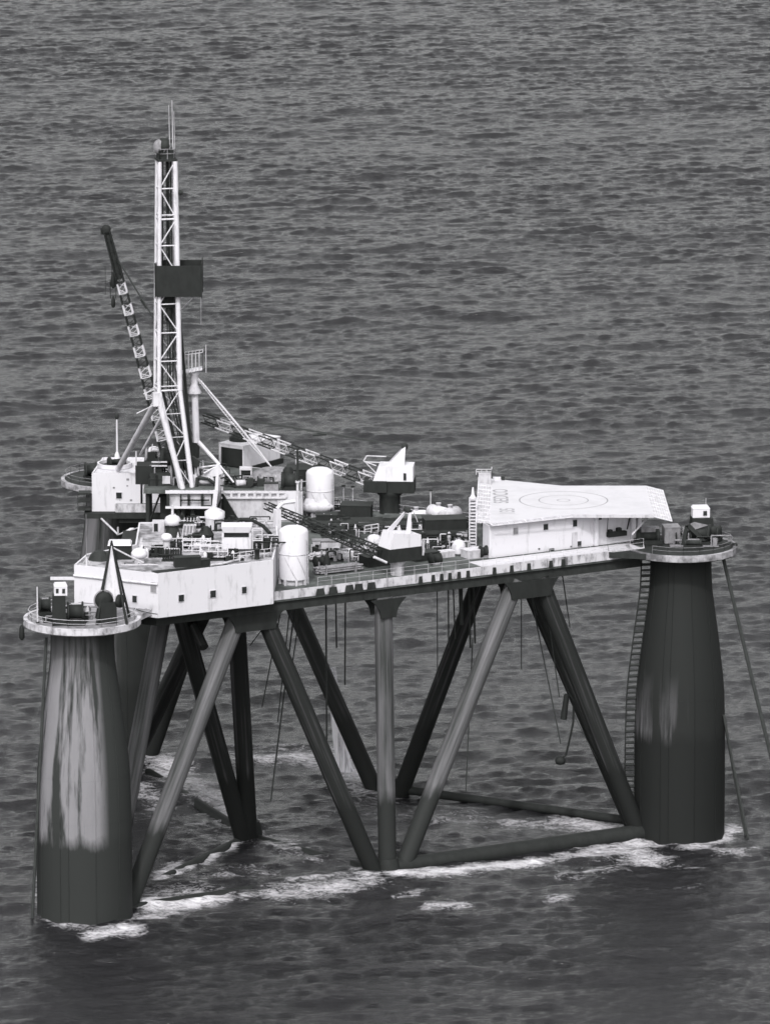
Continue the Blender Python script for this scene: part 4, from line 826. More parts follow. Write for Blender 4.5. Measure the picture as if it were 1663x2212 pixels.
def crane_body(name, label, p, ped_h, ped_r, ped_m, ax, L, Wd, lo_h, hi_h, off, tilt=0):
    """pedestal, black slewing body, white house on it"""
    t_ = thing(name, p, label, 'crane', 'deck cranes')
    MB().lathe(p, [(ped_r, 0), (ped_r, ped_h - .6), (ped_r * 1.25, ped_h - .3), (ped_r * 1.25, ped_h)], 24).build('pedestal', ped_m, t_)
    ca, sa = math.cos(ax), math.sin(ax); c = p + Vector((ca * off, sa * off, ped_h))
    MB().box(c, L * 1.06, Wd * .96, lo_h, ax, 1.0).build('slewing_body', 'black', t_)
    # chamfered nose and skirt
    h2 = MB(); zb_ = c.z + lo_h + .01
    def P(x, y, z): return Vector((c.x + ca * x - sa * y, c.y + sa * x + ca * y, z))
    l2, w2 = L / 2, Wd / 2
    vs = [P(-l2, -w2, zb_), P(l2, -w2, zb_), P(l2, w2, zb_), P(-l2, w2, zb_), P(-l2 * .72, -w2 * .95, zb_ + hi_h), P(l2, -w2 * .95, zb_ + hi_h * (1 - tilt)), P(l2, w2 * .95, zb_ + hi_h * (1 - tilt)), P(-l2 * .72, w2 * .95, zb_ + hi_h)]
    h2.add(vs, [(3, 2, 1, 0), (4, 5, 6, 7), (0, 1, 5, 4), (1, 2, 6, 5), (2, 3, 7, 6), (3, 0, 4, 7)]); h2.build('crane_house', 'white', t_)
    return t_, c, P, zb_ + hi_h
# far crane, boom lowered to the left
p_ = at(842, 1108, 37.0); sF = S(p_); ph_ = (1108 - 1060) / sF / CP
t_, c, P, zt2 = crane_body('deck_crane', 'white and black crane on the far deck edge, striped boom lowered to the left', p_, ph_, 1.35, 'dark', R(-4), 5.2, 3.4, 1.55, 1.95, .5)
MB().box(c + Vector((-2.3, -.3, .1)), 3.0, 3.0, 1.5, R(-4)).build('operator_cab', 'black', t_)
apx = Vector((aty(874, 964, c.y).x, c.y, hgt(874, 964, c)))
for s_ in (-1.1, 1.1):
    x0 = aty(836, 1008, c.y + s_).x; x1 = aty(873, 1008, c.y + s_).x
    MB().plate([(x0, c.y + s_, zt2 - .2), (x1, c.y + s_, zt2 - .2), (apx.x + .1, c.y + s_ * .3, apx.z), (apx.x - .35, c.y + s_ * .3, apx.z - .3)], .14).build('gantry_plate', 'white', t_)
MB().drum(apx, (0, 1), .8, [(.1, -1), (.42, -.9), (.42, .9), (.1, 1)]).build('sheave', 'dark', t_)
fb_ = c + Vector((-2.6, -.2, 1.3)); bt = Vector((aty(440, 903, c.y + 11).x, c.y + 11, hgt(440, 903, (0, c.y + 11))))
boom(t_, fb_, bt, 1.4, 1.0, 12, 0, ('pale', 'black'))
q_ = MB()
for s_ in (-.35, .35): q_.tube(apx + Vector((0, s_, 0)), bt + Vector((0, s_, .7)), .07, n=4)
mid = apx + (bt - apx) * .42; q_.tube(mid + Vector((.9, 0, .05)), mid + Vector((-.9, 0, -.05)), .2, n=6); q_.build('boom_stay', 'rope', t_)
q_ = MB(); a = P(-2.2, -1.2, zt2); q_.path([a, a + Vector((-1.6, 0, .6)), a + Vector((-1.2, 0, 1.3)), a + Vector((1.3, 0, 1.2))], .08); q_.path([a + Vector((0, 0, -1)), a + Vector((-1.4, 0, .5)), a + Vector((1, 0, .4))], .07); q_.build('back_frame', 'white2', t_)
MB().box(P(1.55, -1.75, zt2 - 1.75), .35, .1, .9, R(-4)).build('vent_opening', 'black', t_)
# near crane
p_ = at(858, 1241, 37.0); sN = S(p_); ph_ = (1241 - 1209) / sN / CP
t_, c, P, zt2 = crane_body('deck_crane', 'white-housed deck crane nearest the viewer with black underside and a dark lowered boom', p_, ph_, .85, 'pale', AAB, 4.5, 2.9, 1.7, 2.0, .35, .28)
for s_, mt in ((-1.0, 'white'), (1.0, 'white2')):
    b0 = P(.3, s_, zt2 - .3); b1 = P(1.0, s_, zt2 - .35); a0 = P(1.0, s_ * .5, zt2 + 2.2); a1 = P(1.35, s_ * .5, zt2 + 2.2)
    if s_ > 0: b0 = P(-1.5, s_, zt2 - .3); b1 = P(-.6, s_, zt2 - .35)
    MB().plate([b0, b1, a1, a0], .14).build('gantry_plate', mt, t_)
q_ = MB(); q_.drum(P(1.15, 0, zt2 + 2.4), (-math.sin(AAB), math.cos(AAB)), 1.2, [(.1, -1), (.35, -.9), (.35, .9), (.1, 1)]); q_.build('sheave', 'dark', t_)
q_ = MB(); q_.path([P(1.2, -.6, zt2 + 2.6), P(1.5, -.6, zt2 + 2.5), P(2.1, -.6, zt2 + 1.2), P(2.2, -.6, zt2 + .9)], .06); q_.build('hook_line', 'pale', t_)
fb_ = P(-2.2, .3, c.z + .8); bt = Vector((aty(575, 1092, fb_.y + 15).x, fb_.y + 15, hgt(575, 1092, (0, fb_.y + 15))))
boom(t_, fb_, bt, 1.2, .7, 13, 1, ('dark', 'black'))
q_ = MB(); q_.tube(P(-2.6, -1.3, c.z + .1), P(-4.4, -1.3, c.z + 1.0), .17); q_.build('foot_strut', 'white2', t_)
q_ = MB(); q_.path([P(2.3, -.9, zt2 - 1.6), P(2.7, -.9, zt2 - 1.8), P(2.85, -.9, zt2 - 2.6), P(2.7, -.9, zt2 - 3.3)], .22, 8); q_.build('exhaust', 'pale', t_)
q_ = MB(); rails(q_, [P(-2.3, 1.3, zt2 - .2), P(-4.2, 1.4, zt2 - .3)], 1.0, .07, 1); q_.build('platform_railing', 'pale', t_)
# third crane, boom raised, behind the mast
cb = Vector((aty(384, 985, 9).x, 9.5, 41.0)); sT = S(cb)
t_ = thing('deck_crane', cb, 'crane behind the mast with tall raised black and white striped boom and hanging hook', 'crane', 'deck cranes')
MB().lathe(cb, [(1.2, 0), (1.2, 1.4), (1.5, 1.5)], 20).build('pedestal', 'dark', t_); MB().box(cb + Vector((.6, 0, 1.5)), 4.4, 3, 2.2).build('crane_house', 'dark', t_)
fb_ = cb + Vector((-1.5, -.2, 2.4)); tp = Vector((aty(230, 497, cb.y).x, cb.y, hgt(230, 497, cb)))
boom(t_, fb_, tp, 1.5, .75, 21, 1, ('mast', 'black'), .77)
hd = MB().drum(tp + Vector((-.05, 0, .1)), (0, 1), .9, [(.2, -1), (.62, -.9), (.62, .9), (.2, 1)]); hd.box(tp + Vector((-.2, 0, -.5)), 1.1, .7, .9); hd.build('boom_head', 'black', t_)
bs_ = fb_ + (tp - fb_) * .78; MB().spine([bs_, tp], [.48, .36], 8).build('boom_tip', 'black', t_)
ag = Vector((aty(352, 720, cb.y).x, cb.y, hgt(352, 720, cb)))
q_ = MB(); w1 = fb_ + (tp - fb_) * .88
for s_ in (-.3, .3): q_.tube(w1 + Vector((.2, s_, .2)), ag + Vector((0, s_, 0)), .08, n=4)
m1 = w1 + (ag - w1) * .55; q_.tube(m1, m1 + (ag - w1) * .12, .2, n=6); q_.tube(ag, cb + Vector((2.2, 0, 3.2)), .08, n=4); q_.build('boom_stay', 'rope', t_)
hp = fb_ + (tp - fb_) * .86; hx = aty(244, 570, cb.y).x; q_ = MB()
zh0, zh1, zh2 = hgt(244, 560, cb), hgt(244, 604, cb), hgt(244, 664, cb)
for s_ in (-.2, .2): q_.tube((hx + s_ * .5, cb.y, hp.z + .6), (hx + s_, cb.y, zh1), .05, n=4); q_.tube((hx + s_ * 2, cb.y, zh1), (hx + s_ * 1.7, cb.y, zh2 + 1.2), .07, n=4)
q_.lathe((hx, cb.y, zh1 - .2), [(.1, -.9), (.34, -.6), (.3, .5), (.1, 1.2)], 10); q_.lathe((hx, cb.y, zh2), [(.1, 0), (.26, .2), (.26, 1.0), (.08, 1.6)], 10); q_.tube((hx - 1.0, cb.y, zh0 - .8), (hx - 1.0, cb.y, zh1 - 2), .04, n=4); q_.build('hook_block', 'black', t_)

# ------------------------------------------------------------------ horizontal tanks, pipe racks and other deck cargo
def htank(label, u, v, z, r, L, axd, mt='white'):
    p = at(u, v, z); t_ = thing('pressure_vessel', p, label, 'tank', 'lying pressure vessels'); c_ = p + Vector((0, r, r + .5))
    MB().drum(c_, axd, L, [(.05, -1 - r * .5 / L), (r * .6, -1 - r * .32 / L), (r * .92, -1 - r * .08 / L), (r, -.97), (r, .97), (r * .92, 1 + r * .08 / L), (r * .6, 1 + r * .32 / L), (.05, 1 + r * .5 / L)], 24).build('shell', mt, t_)
    a = math.atan2(axd[1], axd[0]); q_ = MB()
    for s_ in (-.55, .55): q_.box((c_.x + math.cos(a) * L / 2 * s_, c_.y + math.sin(a) * L / 2 * s_, p.z), .35, r * 1.5, .8, a)
    q_.build('saddle', 'dark', t_)
    MB().lathe(c_ + Vector((0, 0, r - .05)), [(.28, 0), (.28, .35), (.34, .36), (.34, .45)], 12).build('manhole', 'pale', t_)
    return t_
htank('short white pressure vessel lying behind the near crane gantry', 899, 1130, 37.0, .55, 2.4, (1, .05)); ORG
htank('white round-ended vessel pointing at the viewer beside the helideck, left one of a pair', 947, 1134, 37.2, .9, 3.0, (-.75, 1), 'white2')
htank('white round-ended vessel pointing at the viewer beside the helideck, right one of a pair', 972, 1138, 37.2, .9, 3.0, (.7, 1), 'pale')
def dtank(label, u, vt, vb, wpx, mt='white2'):
    p = at(u, vb, 37.0); s_ = S(p); r = wpx / 2 / s_; H = (vb - vt) / s_ / CP; p = p + Vector((0, r, 0)); t_ = thing('dome_tank', p, label, 'tank', 'small dome-topped tanks')
    MB().lathe(p, [(r, .15), (r, H * .45), (r * .9, H * .7), (r * .6, H * .9), (.03, H)], 22).build('shell', mt, t_); MB().lathe(p, [(r * 1.08, 0), (r * 1.08, .16)], 22).build('base_ring', 'dark', t_)
dtank('small dome-topped white tank right of the near crane by the deck edge', 991, 1168, 1200, 31)
dtank('small dome-topped white tank left of the near crane', 774, 1179, 1202, 25)
dtank('wide dome-topped white tank behind the near crane boom foot', 808, 1157, 1180, 32)
def rackp(label, u, v, z, L, n, ang, mt='dark', rad=.14):
    p = at(u, v, z); t_ = thing('pipe_rack', p, label, 'pipes', 'racks of drill pipe'); q_ = MB(); e = Vector((math.cos(ang), math.sin(ang), 0)); s_ = Vector((-e.y, e.x, 0))
    for i in range(n):
        for j in range(3 - (i % 2)):
            o = p + s_ * (i * rad * 2.1) + Vector((0, 0, .25 + j * rad * 2)) + e * random.uniform(-.3, .3); q_.tube(o - e * L / 2, o + e * L / 2, rad, n=6)
    q_.build('pipe', mt, t_); q_ = MB()
    for k in (-.35, .35):
        c_ = p + e * L * k; q_.box(c_ + s_ * (n * rad), .25, n * rad * 2.3, .2, ang); q_.box(c_ - s_ * .25, .15, .15, 1.3, ang); q_.box(c_ + s_ * (n * rad * 2.1), .15, .15, 1.3, ang)
    q_.box(p + s_ * (n * rad), L * .7, .12, .12, ang); q_.build('rack_post', 'grey', t_)
rackp('rack of long dark drill pipe on the far side of the deck behind the cranes', 800, 1150, 37.02, 15, 16, AAB * .1, 'dark', .16)
rackp('rack of dark pipe lying in front of the two round-ended vessels', 960, 1168, 37.02, 8, 10, AAB * .2, 'black', .15)
rackp('rack of pale pipe lying between the near tank and the near crane', 735, 1205, 37.02, 8, 6, AAB, 'pale', .12)
rackp('rack of short grey pipe at the near deck edge below the crane boom', 735, 1238, 37.02, 6, 6, AAB, 'grey', .13)
def crate(label, u, v, wpx, hpx, dep, body, lid, ang=0.0, z=37.02, name='crate', cat='crate'):
    p = at(u, v, z); s_ = S(p); w_, h_ = wpx / s_, hpx / s_ / CP; t_ = thing(name, p, label, cat)
    MB().box(p + Vector((0, dep / 2, 0)), w_, dep, h_, ang).build('body', body, t_); MB().box(p + Vector((0, dep / 2, h_ + .005)), w_ * 1.04, dep * 1.04, .1, ang).build('lid', lid, t_)
crate('long low white locker behind the near crane gantry', 815, 1150, 66, 12, 1.2, 'pale', 'white2', .05)
crate('grey open-sided bin in front of the pale wall left of the near crane', 705, 1190, 60, 20, 1.5, 'pale', 'grey', .05)
crate('dark slatted crate in front of the grey bin', 706, 1188, 24, 10, .8, 'grey', 'dark', .05)
crate('white chest on the deck left of the near crane pedestal', 743, 1208, 38, 13, 1.4, 'white2', 'white2', .2)
crate('black machinery block under the near crane house', 812, 1224, 62, 20, 2.4, 'black', 'dark', AAB)
crate('black machinery block right of the near crane pedestal', 915, 1212, 60, 16, 2.0, 'black', 'dark', AAB)
crate('black container behind the near crane house', 960, 1160, 90, 36, 3.0, 'black', 'dark', AAB * .3)
crate('black container on the far deck left of the far crane pedestal', 770, 1128, 66, 34, 3.0, 'black', 'dark', -.1)
crate('dark grey container beneath the far crane', 880, 1142, 100, 22, 2.4, 'dark', 'deck', -.1)
crate('pale tarpaulin-topped crate on the far deck beside the pipe rack', 782, 1122, 34, 11, 1.4, 'grey', 'pale', -.1)
crate('white equipment case at the left foot of the helideck house', 1022, 1206, 44, 16, 1.8, 'pale', 'white2', AAB)
crate('white equipment case beside the dome-topped tank at the deck edge', 962, 1205, 36, 12, 1.2, 'pale', 'white2', AAB)
crate('pale cabinet right of the dome-topped tank near the ladder tower', 995, 1172, 22, 18, 1.0, 'pale', 'grey', AAB)
crate('dark engine housing in front of the far tank', 705, 1140, 46, 26, 2.2, 'black', 'dark', 0)
crate('grey skid left of the far crane', 735, 1150, 40, 8, 1.0, 'grey', 'pale', 0)
def figure(m_, p):
    m_.spine([p + Vector((0, 0, z)) for z in (0, .5, 1.2, 1.9, 2.3)], [.55, .5, .42, .28, .05], 10)
gear('air_filter', 'dark upright filter column right of the near white tank', 'filter', 706, 1232, 37.02, [('body', 'black', figure), ('base', 'dark', lambda m_, p: m_.box(p, 1.3, 1.3, .2))])
for lab, u, v, L in (('reel of dark hose near the pale chest at the near deck edge', 690, 1228, 1.2), ('reel of dark hose at the deck edge right of the near crane', 940, 1222, 1.4), ('reel of dark hose by the left foot of the helideck house', 1045, 1206, 1.0)):
    gear('hose_reel', lab, 'hose reel', u, v, 37.02, [('drum', 'black', lambda m_, p: m_.drum(p + Vector((0, .6, .75)), (EAB.x, EAB.y), L, [(.2, -1), (.75, -.95), (.75, -.8), (.55, -.78), (.55, .78), (.75, .8), (.75, .95), (.2, 1)])), ('stand', 'grey', lambda m_, p: m_.box(p + Vector((0, .6, 0)), L * .8, .7, .3, AAB))], 'hose reels on the near deck')
for lab, u, v in (('thin white lamp post on the far deck edge left of the far crane', 762, 1092), ('thin white lamp post on the far deck edge right of the far crane', 930, 1100), ('short white lamp post beside the far white tank', 742, 1090)):
    gear('lamp_post', lab, 'lamp post', u, v, 37.1, [('post', 'mast', lambda m_, p: m_.tube(p, p + Vector((0, 0, 2.4)), .06)), ('lamp', 'dark', lambda m_, p: m_.box(p + Vector((0, 0, 2.4)), .5, .25, .2))])
# ladder tower beside the helideck
p_ = at(1021, 1180, 37.0); t_ = thing('ladder_tower', p_, 'narrow white lattice ladder tower with a pointed top left of the helideck', 'ladder tower'); H = (1180 - 1076) / S(p_) / CP; w_ = .42
q_ = MB()
for x in (-w_, w_):
    for y in (-w_, w_): q_.tube(p_ + Vector((x, y, 0)), p_ + Vector((x, y, H)), .085, n=5)
q_.build('upright', 'white', t_); q_ = MB()
for i in range(15):
    z = H * i / 14.5
    q_.box(p_ + Vector((0, 0, z)), 2 * w_, 2 * w_, .12)
q_.build('rung', 'white', t_)
MB().lathe(p_ + Vector((0, 0, H)), [(.45, 0), (.2, .5), (.09, 1.4)], 8).build('spike', 'white', t_)
# ------------------------------------------------------------------ accommodation block and helideck
ZH = 41.6
HP = [Vector(at(u, v, ZH)[:2]) for u, v in ((1058, 1130), (1231, 1111), (1412, 1111), (1394, 1049), (1213, 1049), (1062, 1034))]
f0_ = Vector(at(1057, 1204.5, 37.1)[:2]); f1_ = f0_ + EAB * 13.6; f2_ = f0_ + EAB * 21.5
wlp = [f0_, f0_ + EAB * 21.3, f0_ + EAB * 21.3 + Vector((0, 7.0)), Vector((HP[5].x + 1.0, HP[5].y - 2)), Vector((f0_.x - .8, f0_.y + 2.2))]
w1_ = (f0_, f0_ + EAB * 10)
hh = house('accommodation_block', wlp, 37.02, ZH - 0.5, 'white accommodation block under the helideck with small square windows', [
    (1113, 1147, w1_, .68, .82, 'grey'), (1178, 1138, w1_, .66, .74, 'glass'), (1241, 1130, w1_, .6, .84, 'glass'), (1250.5, 1175, w1_, .56, .72, 'glass')], 'white', 'roofg', .1, 'building')
q_ = MB(); nn = -NAB
for u, v, s_ in ((1164, 1185, .22), (1191, 1187, .7), (1193, 1196, .5), (1233, 1180, .22), (1242, 1197, .3), (1163, 1205, .2), (1201, 1204, .9), (1100, 1206, .2)):
    c_ = onwall(u, v, *w1_); q_.box(c_ + Vector((nn.x * .05, nn.y * .05, -s_ / 2)), s_, .1, s_ * .7, AAB)
q_.build('wall_fitting', 'dark', hh)
# recess with store under the right half: white columns and a black rack
q_ = MB()
for s_, o_ in ((21.75, .3), (20.9, .3), (15.4, .25)):
    c_ = f0_ + EAB * s_ - NAB * o_; MB().box(v3(c_, 37.1), .5, .5, ZH - .45 - 37.1, AAB).build('support_column', 'white', hh)
q_ = MB(); q_.prism([f0_ + EAB * 15 - NAB * .4, f0_ + EAB * 22 - NAB * .4, f0_ + EAB * 22 - NAB * .1, f0_ + EAB * 15 - NAB * .1], ZH - .8, ZH - .46); q_.build('recess_beam', 'white', hh)
q_ = MB(); c_ = f0_ + EAB * 18.4 - NAB * .4; q_.box(v3(c_, 38.0), 2.7, .6, .6, AAB); q_.box(v3(c_ - EAB * 1.0, 38.6), .5, .5, .35, AAB); q_.box(v3(c_ + EAB * .3, 38.6), .6, .5, .45, AAB); q_.build('store_rack', 'black', hh)
MB().tube(v3(f0_ + EAB * 20.0 - NAB * .3, 38.7), v3(f0_ + EAB * 20.6 - NAB * .3, ZH - .6), .09).build('hanging_pipe', 'dark', hh)
MB().tube(v3(f0_ + EAB * 17 - NAB * .3, 38.2), v3(f0_ + EAB * 17.2 - NAB * .3, ZH - .6), .04).build('hanging_wire', 'dark', hh)
MB().box(v3(f0_ + EAB * 15.8 - NAB * .3, ZH - 1.2), .7, .3, .4, AAB).build('lamp', 'dark', hh)
MB().box(v3(f0_ + EAB * 12.4 - NAB * .02, 37.15), .8, .08, 1.9, AAB).build('door', 'pale', hh)
HD = thing('helideck', (24, -18, ZH), 'white six-sided helicopter landing deck with concentric circles, lettering and mesh safety nets', 'helideck')
MB().prism(HP, ZH - .42, ZH).build('deck_slab', 'heli', HD)
MB().wallring(inset(HP, -.05), ZH - .44, ZH - .06, .045).build('edge_plate', 'pale', HD)
hc = at(1217, 1080.5, ZH); q_ = MB()
def ringm(q_, r0, r1, n=64):
    vs = [(hc.x + r * math.cos(2 * PI * i / n), hc.y + r * math.sin(2 * PI * i / n), ZH + .004) for r in (r0, r1) for i in range(n)]
    q_.add(vs, [(i, (i + 1) % n, n + (i + 1) % n, n + i)[::-1] for i in range(n)])
ringm(q_, 5.5, 5.68); ringm(q_, 3.05, 3.2); ringm(q_, .72, .86); q_.build('landing_circle', 'mark', HD)
def text_mesh(txt, name, mat, size, pos, rz, parent, sx=1.0):
    cu = bpy.data.curves.new(name, 'FONT'); cu.body = txt; cu.size = size; cu.align_x = 'CENTER'; cu.align_y = 'CENTER'; cu.offset = .035; cu.space_character = 1.05
    o = bpy.data.objects.new(name, cu); COL.objects.link(o); bpy.context.view_layer.update()
    me = bpy.data.meshes.new_from_object(o.evaluated_get(bpy.context.evaluated_depsgraph_get())); bpy.data.objects.remove(o)
    me.materials.clear(); me.materials.append(M[mat]); o = bpy.data.objects.new(name, me); COL.objects.link(o); o.parent = parent
    o.location = Vector(pos) - ORG[parent.name]; o.rotation_euler = (0, 0, rz); o.scale = (sx, 1, 1); return o
tp_ = at(1083, 1071.5, ZH + .004); text_mesh('SEDCO', 'lettering', 'mark', 2.7, tp_, PI / 2, HD, 1.0)
tp_ = at(1097, 1104, ZH + .004); text_mesh('135', 'lettering', 'mark', 2.7, tp_, PI / 2, HD, .85)
def net(a, b, out, drop, name='safety_net'):
    q_ = MB(); a, b = v3(a, ZH - .05), v3(b, ZH - .05); L = (b - a).length; o = Vector((out[0], out[1], drop)); n = int(L / .30)
    for i in range(n + 1): q_.tube(a + (b - a) * i / n, a + (b - a) * i / n + o, .026 if i % 8 else .07, n=4, smooth=False)
    k = int(o.length / .30)
    for j in range(k + 1): q_.tube(a + o * j / k, b + o * j / k, .026 if j < k else .08, n=4, smooth=False)
    q_.build(name, 'net', HD)
net(HP[2] + Vector((0, -1.2)), HP[3], (2.2, -.6), -.45); net(HP[5], HP[0], (-1.7, 0), .2); net(HP[0], HP[1], (.35, -.6), -.15)
for s_ in (.1, .35, .6, .9):
    c_ = HP[2] + (HP[3] - HP[2]) * s_; MB().tube(v3(c_ + Vector((-.3, 0)), ZH - .4), v3(c_ + Vector((-2.6, 0)), 38.6), .12).build('support_strut', 'pale', HD)
for s_ in (.15, .5, .85):
    c_ = HP[4] + (HP[3] - HP[4]) * s_; MB().tube(v3(c_ + Vector((0, -.5)), ZH - .4), v3(c_ + Vector((0, -3)), 37.2), .16).build('support_strut', 'pale', HD)
p_ = at(1047, 1046, 41.6); t_ = thing('crash_box', p_, 'small pale equipment cabin with railing at the far left corner of the helideck', 'cabin')
MB().box(p_ + Vector((0, .6, -.2)), 1.6, 1.2, 1.5).build('body', 'pale', t_); q_ = MB(); rails(q_, [p_ + Vector((-1.1, -.2, 1.3)), p_ + Vector((.9, -.2, 1.3)), p_ + Vector((.9, 1.3, 1.3))], .7, .06, .7); q_.build('railing', 'pale', t_)
p_ = at(1073, 1037, ZH); t_ = thing('light_box', p_, 'small white box with a dark lamp on the far edge of the helideck', 'light'); MB().box(p_, 1.0, .4, .4).build('body', 'white', t_); MB().box(p_ + Vector((.8, 0, 0)), .4, .35, .5).build('lamp', 'dark', t_)
gear('deck_winch', 'dark low winch in the shade under the right end of the helideck', 'winch', 1400, 1176, 37.05, [('drum', 'dark', lambda m_, p: m_.drum(p + Vector((0, .8, .9)), (1, .1), 3.0, [(.3, -1), (.9, -.95), (.9, -.7), (.5, -.68), (.5, .68), (.9, .7), (.9, .95), (.3, 1)])), ('base', 'black', lambda m_, p: m_.box(p + Vector((0, .8, 0)), 3.6, 2.2, .5)), ('cover', 'grey', lambda m_, p: m_.box(p + Vector((.2, 1.6, .5)), 2.4, 1, 1.4, .2))])
# ------------------------------------------------------------------ gear on the round mooring platforms
def winch_cab(label, u, v, wb, vb_top, vc_top, uc, wc, z=37.0, dw=2.0):
    p = at(u, v, z); s_ = S(p); t_ = thing('windlass_cab', p, label, 'cabin', 'windlass cabs on the mooring platforms'); hb = (v - vb_top) / s_ / CP; hc_ = (vb_top - vc_top) / s_ / CP; p2 = Vector((aty(uc, v, p.y + .6).x, p.y + dw / 2, p.z))
    MB().box(p + Vector((0, dw / 2, 0)), wb / s_, dw, hb, .1, .85).build('stand', 'black', t_)
    MB().box(p2 + Vector((0, 0, hb + .01)), wc / s_, 1.5, hc_ * .82, .1, 1.0).build('cab', 'white', t_); MB().box(p2 + Vector((0, 0, hb + hc_ * .82 + .02)), wc / s_ * 1.05, 1.6, hc_ * .2, .1, .8).build('roof', 'white', t_)
    for k in (-.27, .22): MB().box(p2 + Vector((k * wc / s_ + .07, -.77, hb + hc_ * .22)), wc / s_ * .22, .06, hc_ * .42, .1).build('window', 'glass', t_)
    return t_
winch_cab('small white windlass cab on a black stand on the near left mooring platform', 127, 1352, 31, 1288, 1264, 131, 28)
winch_cab('small white windlass cab with two windows standing above dark winches on the right mooring platform', 1516, 1166, 52, 1121, 1098, 1513, 37, 37.0, 3)
def windlass(label, u, v, r, L, ax, mt='black', hs_='grey'):
    p = at(u, v, 37.02); t_ = thing('windlass', p, label, 'winch', 'mooring windlasses')
    MB().drum(p + Vector((0, r, r + .3)), ax, L, [(r * .4, -1), (r, -.97), (r, -.78), (r * .7, -.75), (r * .7, .75), (r, .78), (r, .97), (r * .4, 1)]).build('drum', mt, t_)
    MB().box(p + Vector((0, r, 0)), L * 1.1, r * 2, .45, math.atan2(ax[1], ax[0])).build('bed', 'black', t_)
    MB().box(p + Vector((.1, r * 1.8, .45)), L * .8, r * .8, r * 1.5, math.atan2(ax[1], ax[0]), .8).build('gear_housing', hs_, t_)
windlass('black windlass at the left edge of the near left mooring platform', 96, 1332, .95, 1.4, (1, .15)); windlass('black and grey windlass right of the windlass cab on the near left platform', 162, 1352, 1.2, 2.0, (1, .1), 'black', 'pale')
windlass('dark windlass below the cab on the right mooring platform', 1513, 1178, 1.1, 2.6, (1, -.2), 'dark', 'dark'); windlass('dark windlass at the right of the right mooring platform', 1543, 1172, .9, 1.5, (1, -.4), 'dark', 'dark'); windlass('low dark windlass at the front of the right mooring platform', 1497, 1186, .45, 2.2, (1, 0), 'dark', 'grey')
windlass('dark windlass on the far left mooring platform behind the white house', 196, 1038, 1.0, 1.6, (1, .2), 'dark', 'dark')
gear('fairlead_frame', 'dark A-shaped fairlead frame on the right mooring platform', 'frame', 1484, 1178, 37.02, [('leg', 'dark', lambda m_, p: (m_.plate([p + Vector(q) for q in ((-.8, 0, 0), (-.3, 0, 0), (.1, 0, 2.6), (-.3, 0, 2.6))], .3), m_.plate([p + Vector(q) for q in ((1.9, 0, .6), (2.4, 0, .6), (.3, 0, 2.8), (-.2, 0, 2.5))], .3))), ('plate', 'grey', lambda m_, p: m_.plate([p + Vector(q) for q in ((-.6, .4, 2.2), (.9, .4, 2.9), (2.6, .5, 2.5), (.6, .5, 1.8))], .15))])
crate('tall grey tapered locker at the left of the right mooring platform', 1450, 1174, 34, 33, 2.4, 'grey', 'grey', .1, 37.02, 'locker', 'locker')
p_ = at(1521, 1168, 37); t_ = thing('aerial_pole', p_ , 'thin pale aerial rising behind the right windlass cab', 'aerial'); MB().tube((p_.x + .3, p_.y + 3, 37), (p_.x + .3, p_.y + 3, hgt(1524, 1076, (0, p_.y + 3))), .05, .03, 5).build('pole', 'pale', t_); MB().lathe((p_.x + .3, p_.y + 3, 37), [(.2, 0), (.15, .3)], 8).build('foot', 'dark', t_)
# tripod cone with the chain wheel
pL, pR = at(209, 1350, 37.02), at(274, 1350, 37.02); pc = (pL + pR) / 2 + Vector((0, 2.4, 0)); apz = hgt(241, 1168, pc); apt = Vector((aty(241, 1168, pc.y).x, pc.y, apz))
t_ = thing('chain_frame', pc, 'tall tapering white and black chain-handling frame in front of the near deck house', 'frame')
q_ = MB()
for b_ in (pL, pR, pc + Vector((-2, 1.4, 0)), pc + Vector((2, 1.4, 0))): q_.tube(b_, apt, .17, .10, 8)
q_.build('leg', 'black', t_)
zq = hgt(240, 1283, pc); hw_ = 21 / S(pc)
q_ = MB(); q_.plate([(apt.x - hw_, pc.y - .9, zq), (apt.x + hw_, pc.y - .9, zq), (apt.x + .12, pc.y - .15, apz - .6), (apt.x - .12, pc.y - .15, apz - .6)], .15)
q_.plate([(apt.x + hw_ * 1.02, pc.y - .85, zq), (apt.x + hw_ * 1.02, pc.y + .9, zq), (apt.x + .13, pc.y + .1, apz - .6), (apt.x + .13, pc.y - .12, apz - .6)], .1); q_.box((apt.x, pc.y - 1.0, zq - 1.0), hw_ * 2, .2, 1.0); q_.build('shroud', 'white2', t_)
q_ = MB(); q_.tube(apt + Vector((.1, -.1, -.8)), pR + Vector((.3, 2, 8.0)), .1); q_.tube(pR + Vector((.3, 2, 8.0)), pR + Vector((2, 2, 7.2)), .1); q_.build('guide_arm', 'pale', t_)
wc_ = Vector((aty(225, 1297, pc.y - 1.2).x, pc.y - 1.3, hgt(225, 1297, (0, pc.y - 1.3)))); q_ = MB(); q_.drum(wc_, (.35, -1), .8, [(.3, -1), (1.05, -.9), (1.05, .9), (.3, 1)]); q_.box((wc_.x + .3, wc_.y + .2, 37.1), 2.2, 1.4, wc_.z - 37.3, .2); q_.build('chain_wheel', 'black', t_)
MB().torus(wc_ + Vector((-.05, -.1, .1)), 1.16, .1, (.35, -1, 0), 28).build('wheel_guard', 'grey', t_)
w2_ = Vector((aty(259, 1299, pc.y - 1.2).x, pc.y - 1.1, hgt(259, 1299, (0, pc.y - 1.2)))); MB().drum(w2_, (1, -.5), .5, [(.3, -1), (.8, -.9), (.8, .9), (.3, 1)]).build('side_wheel', 'black', t_)
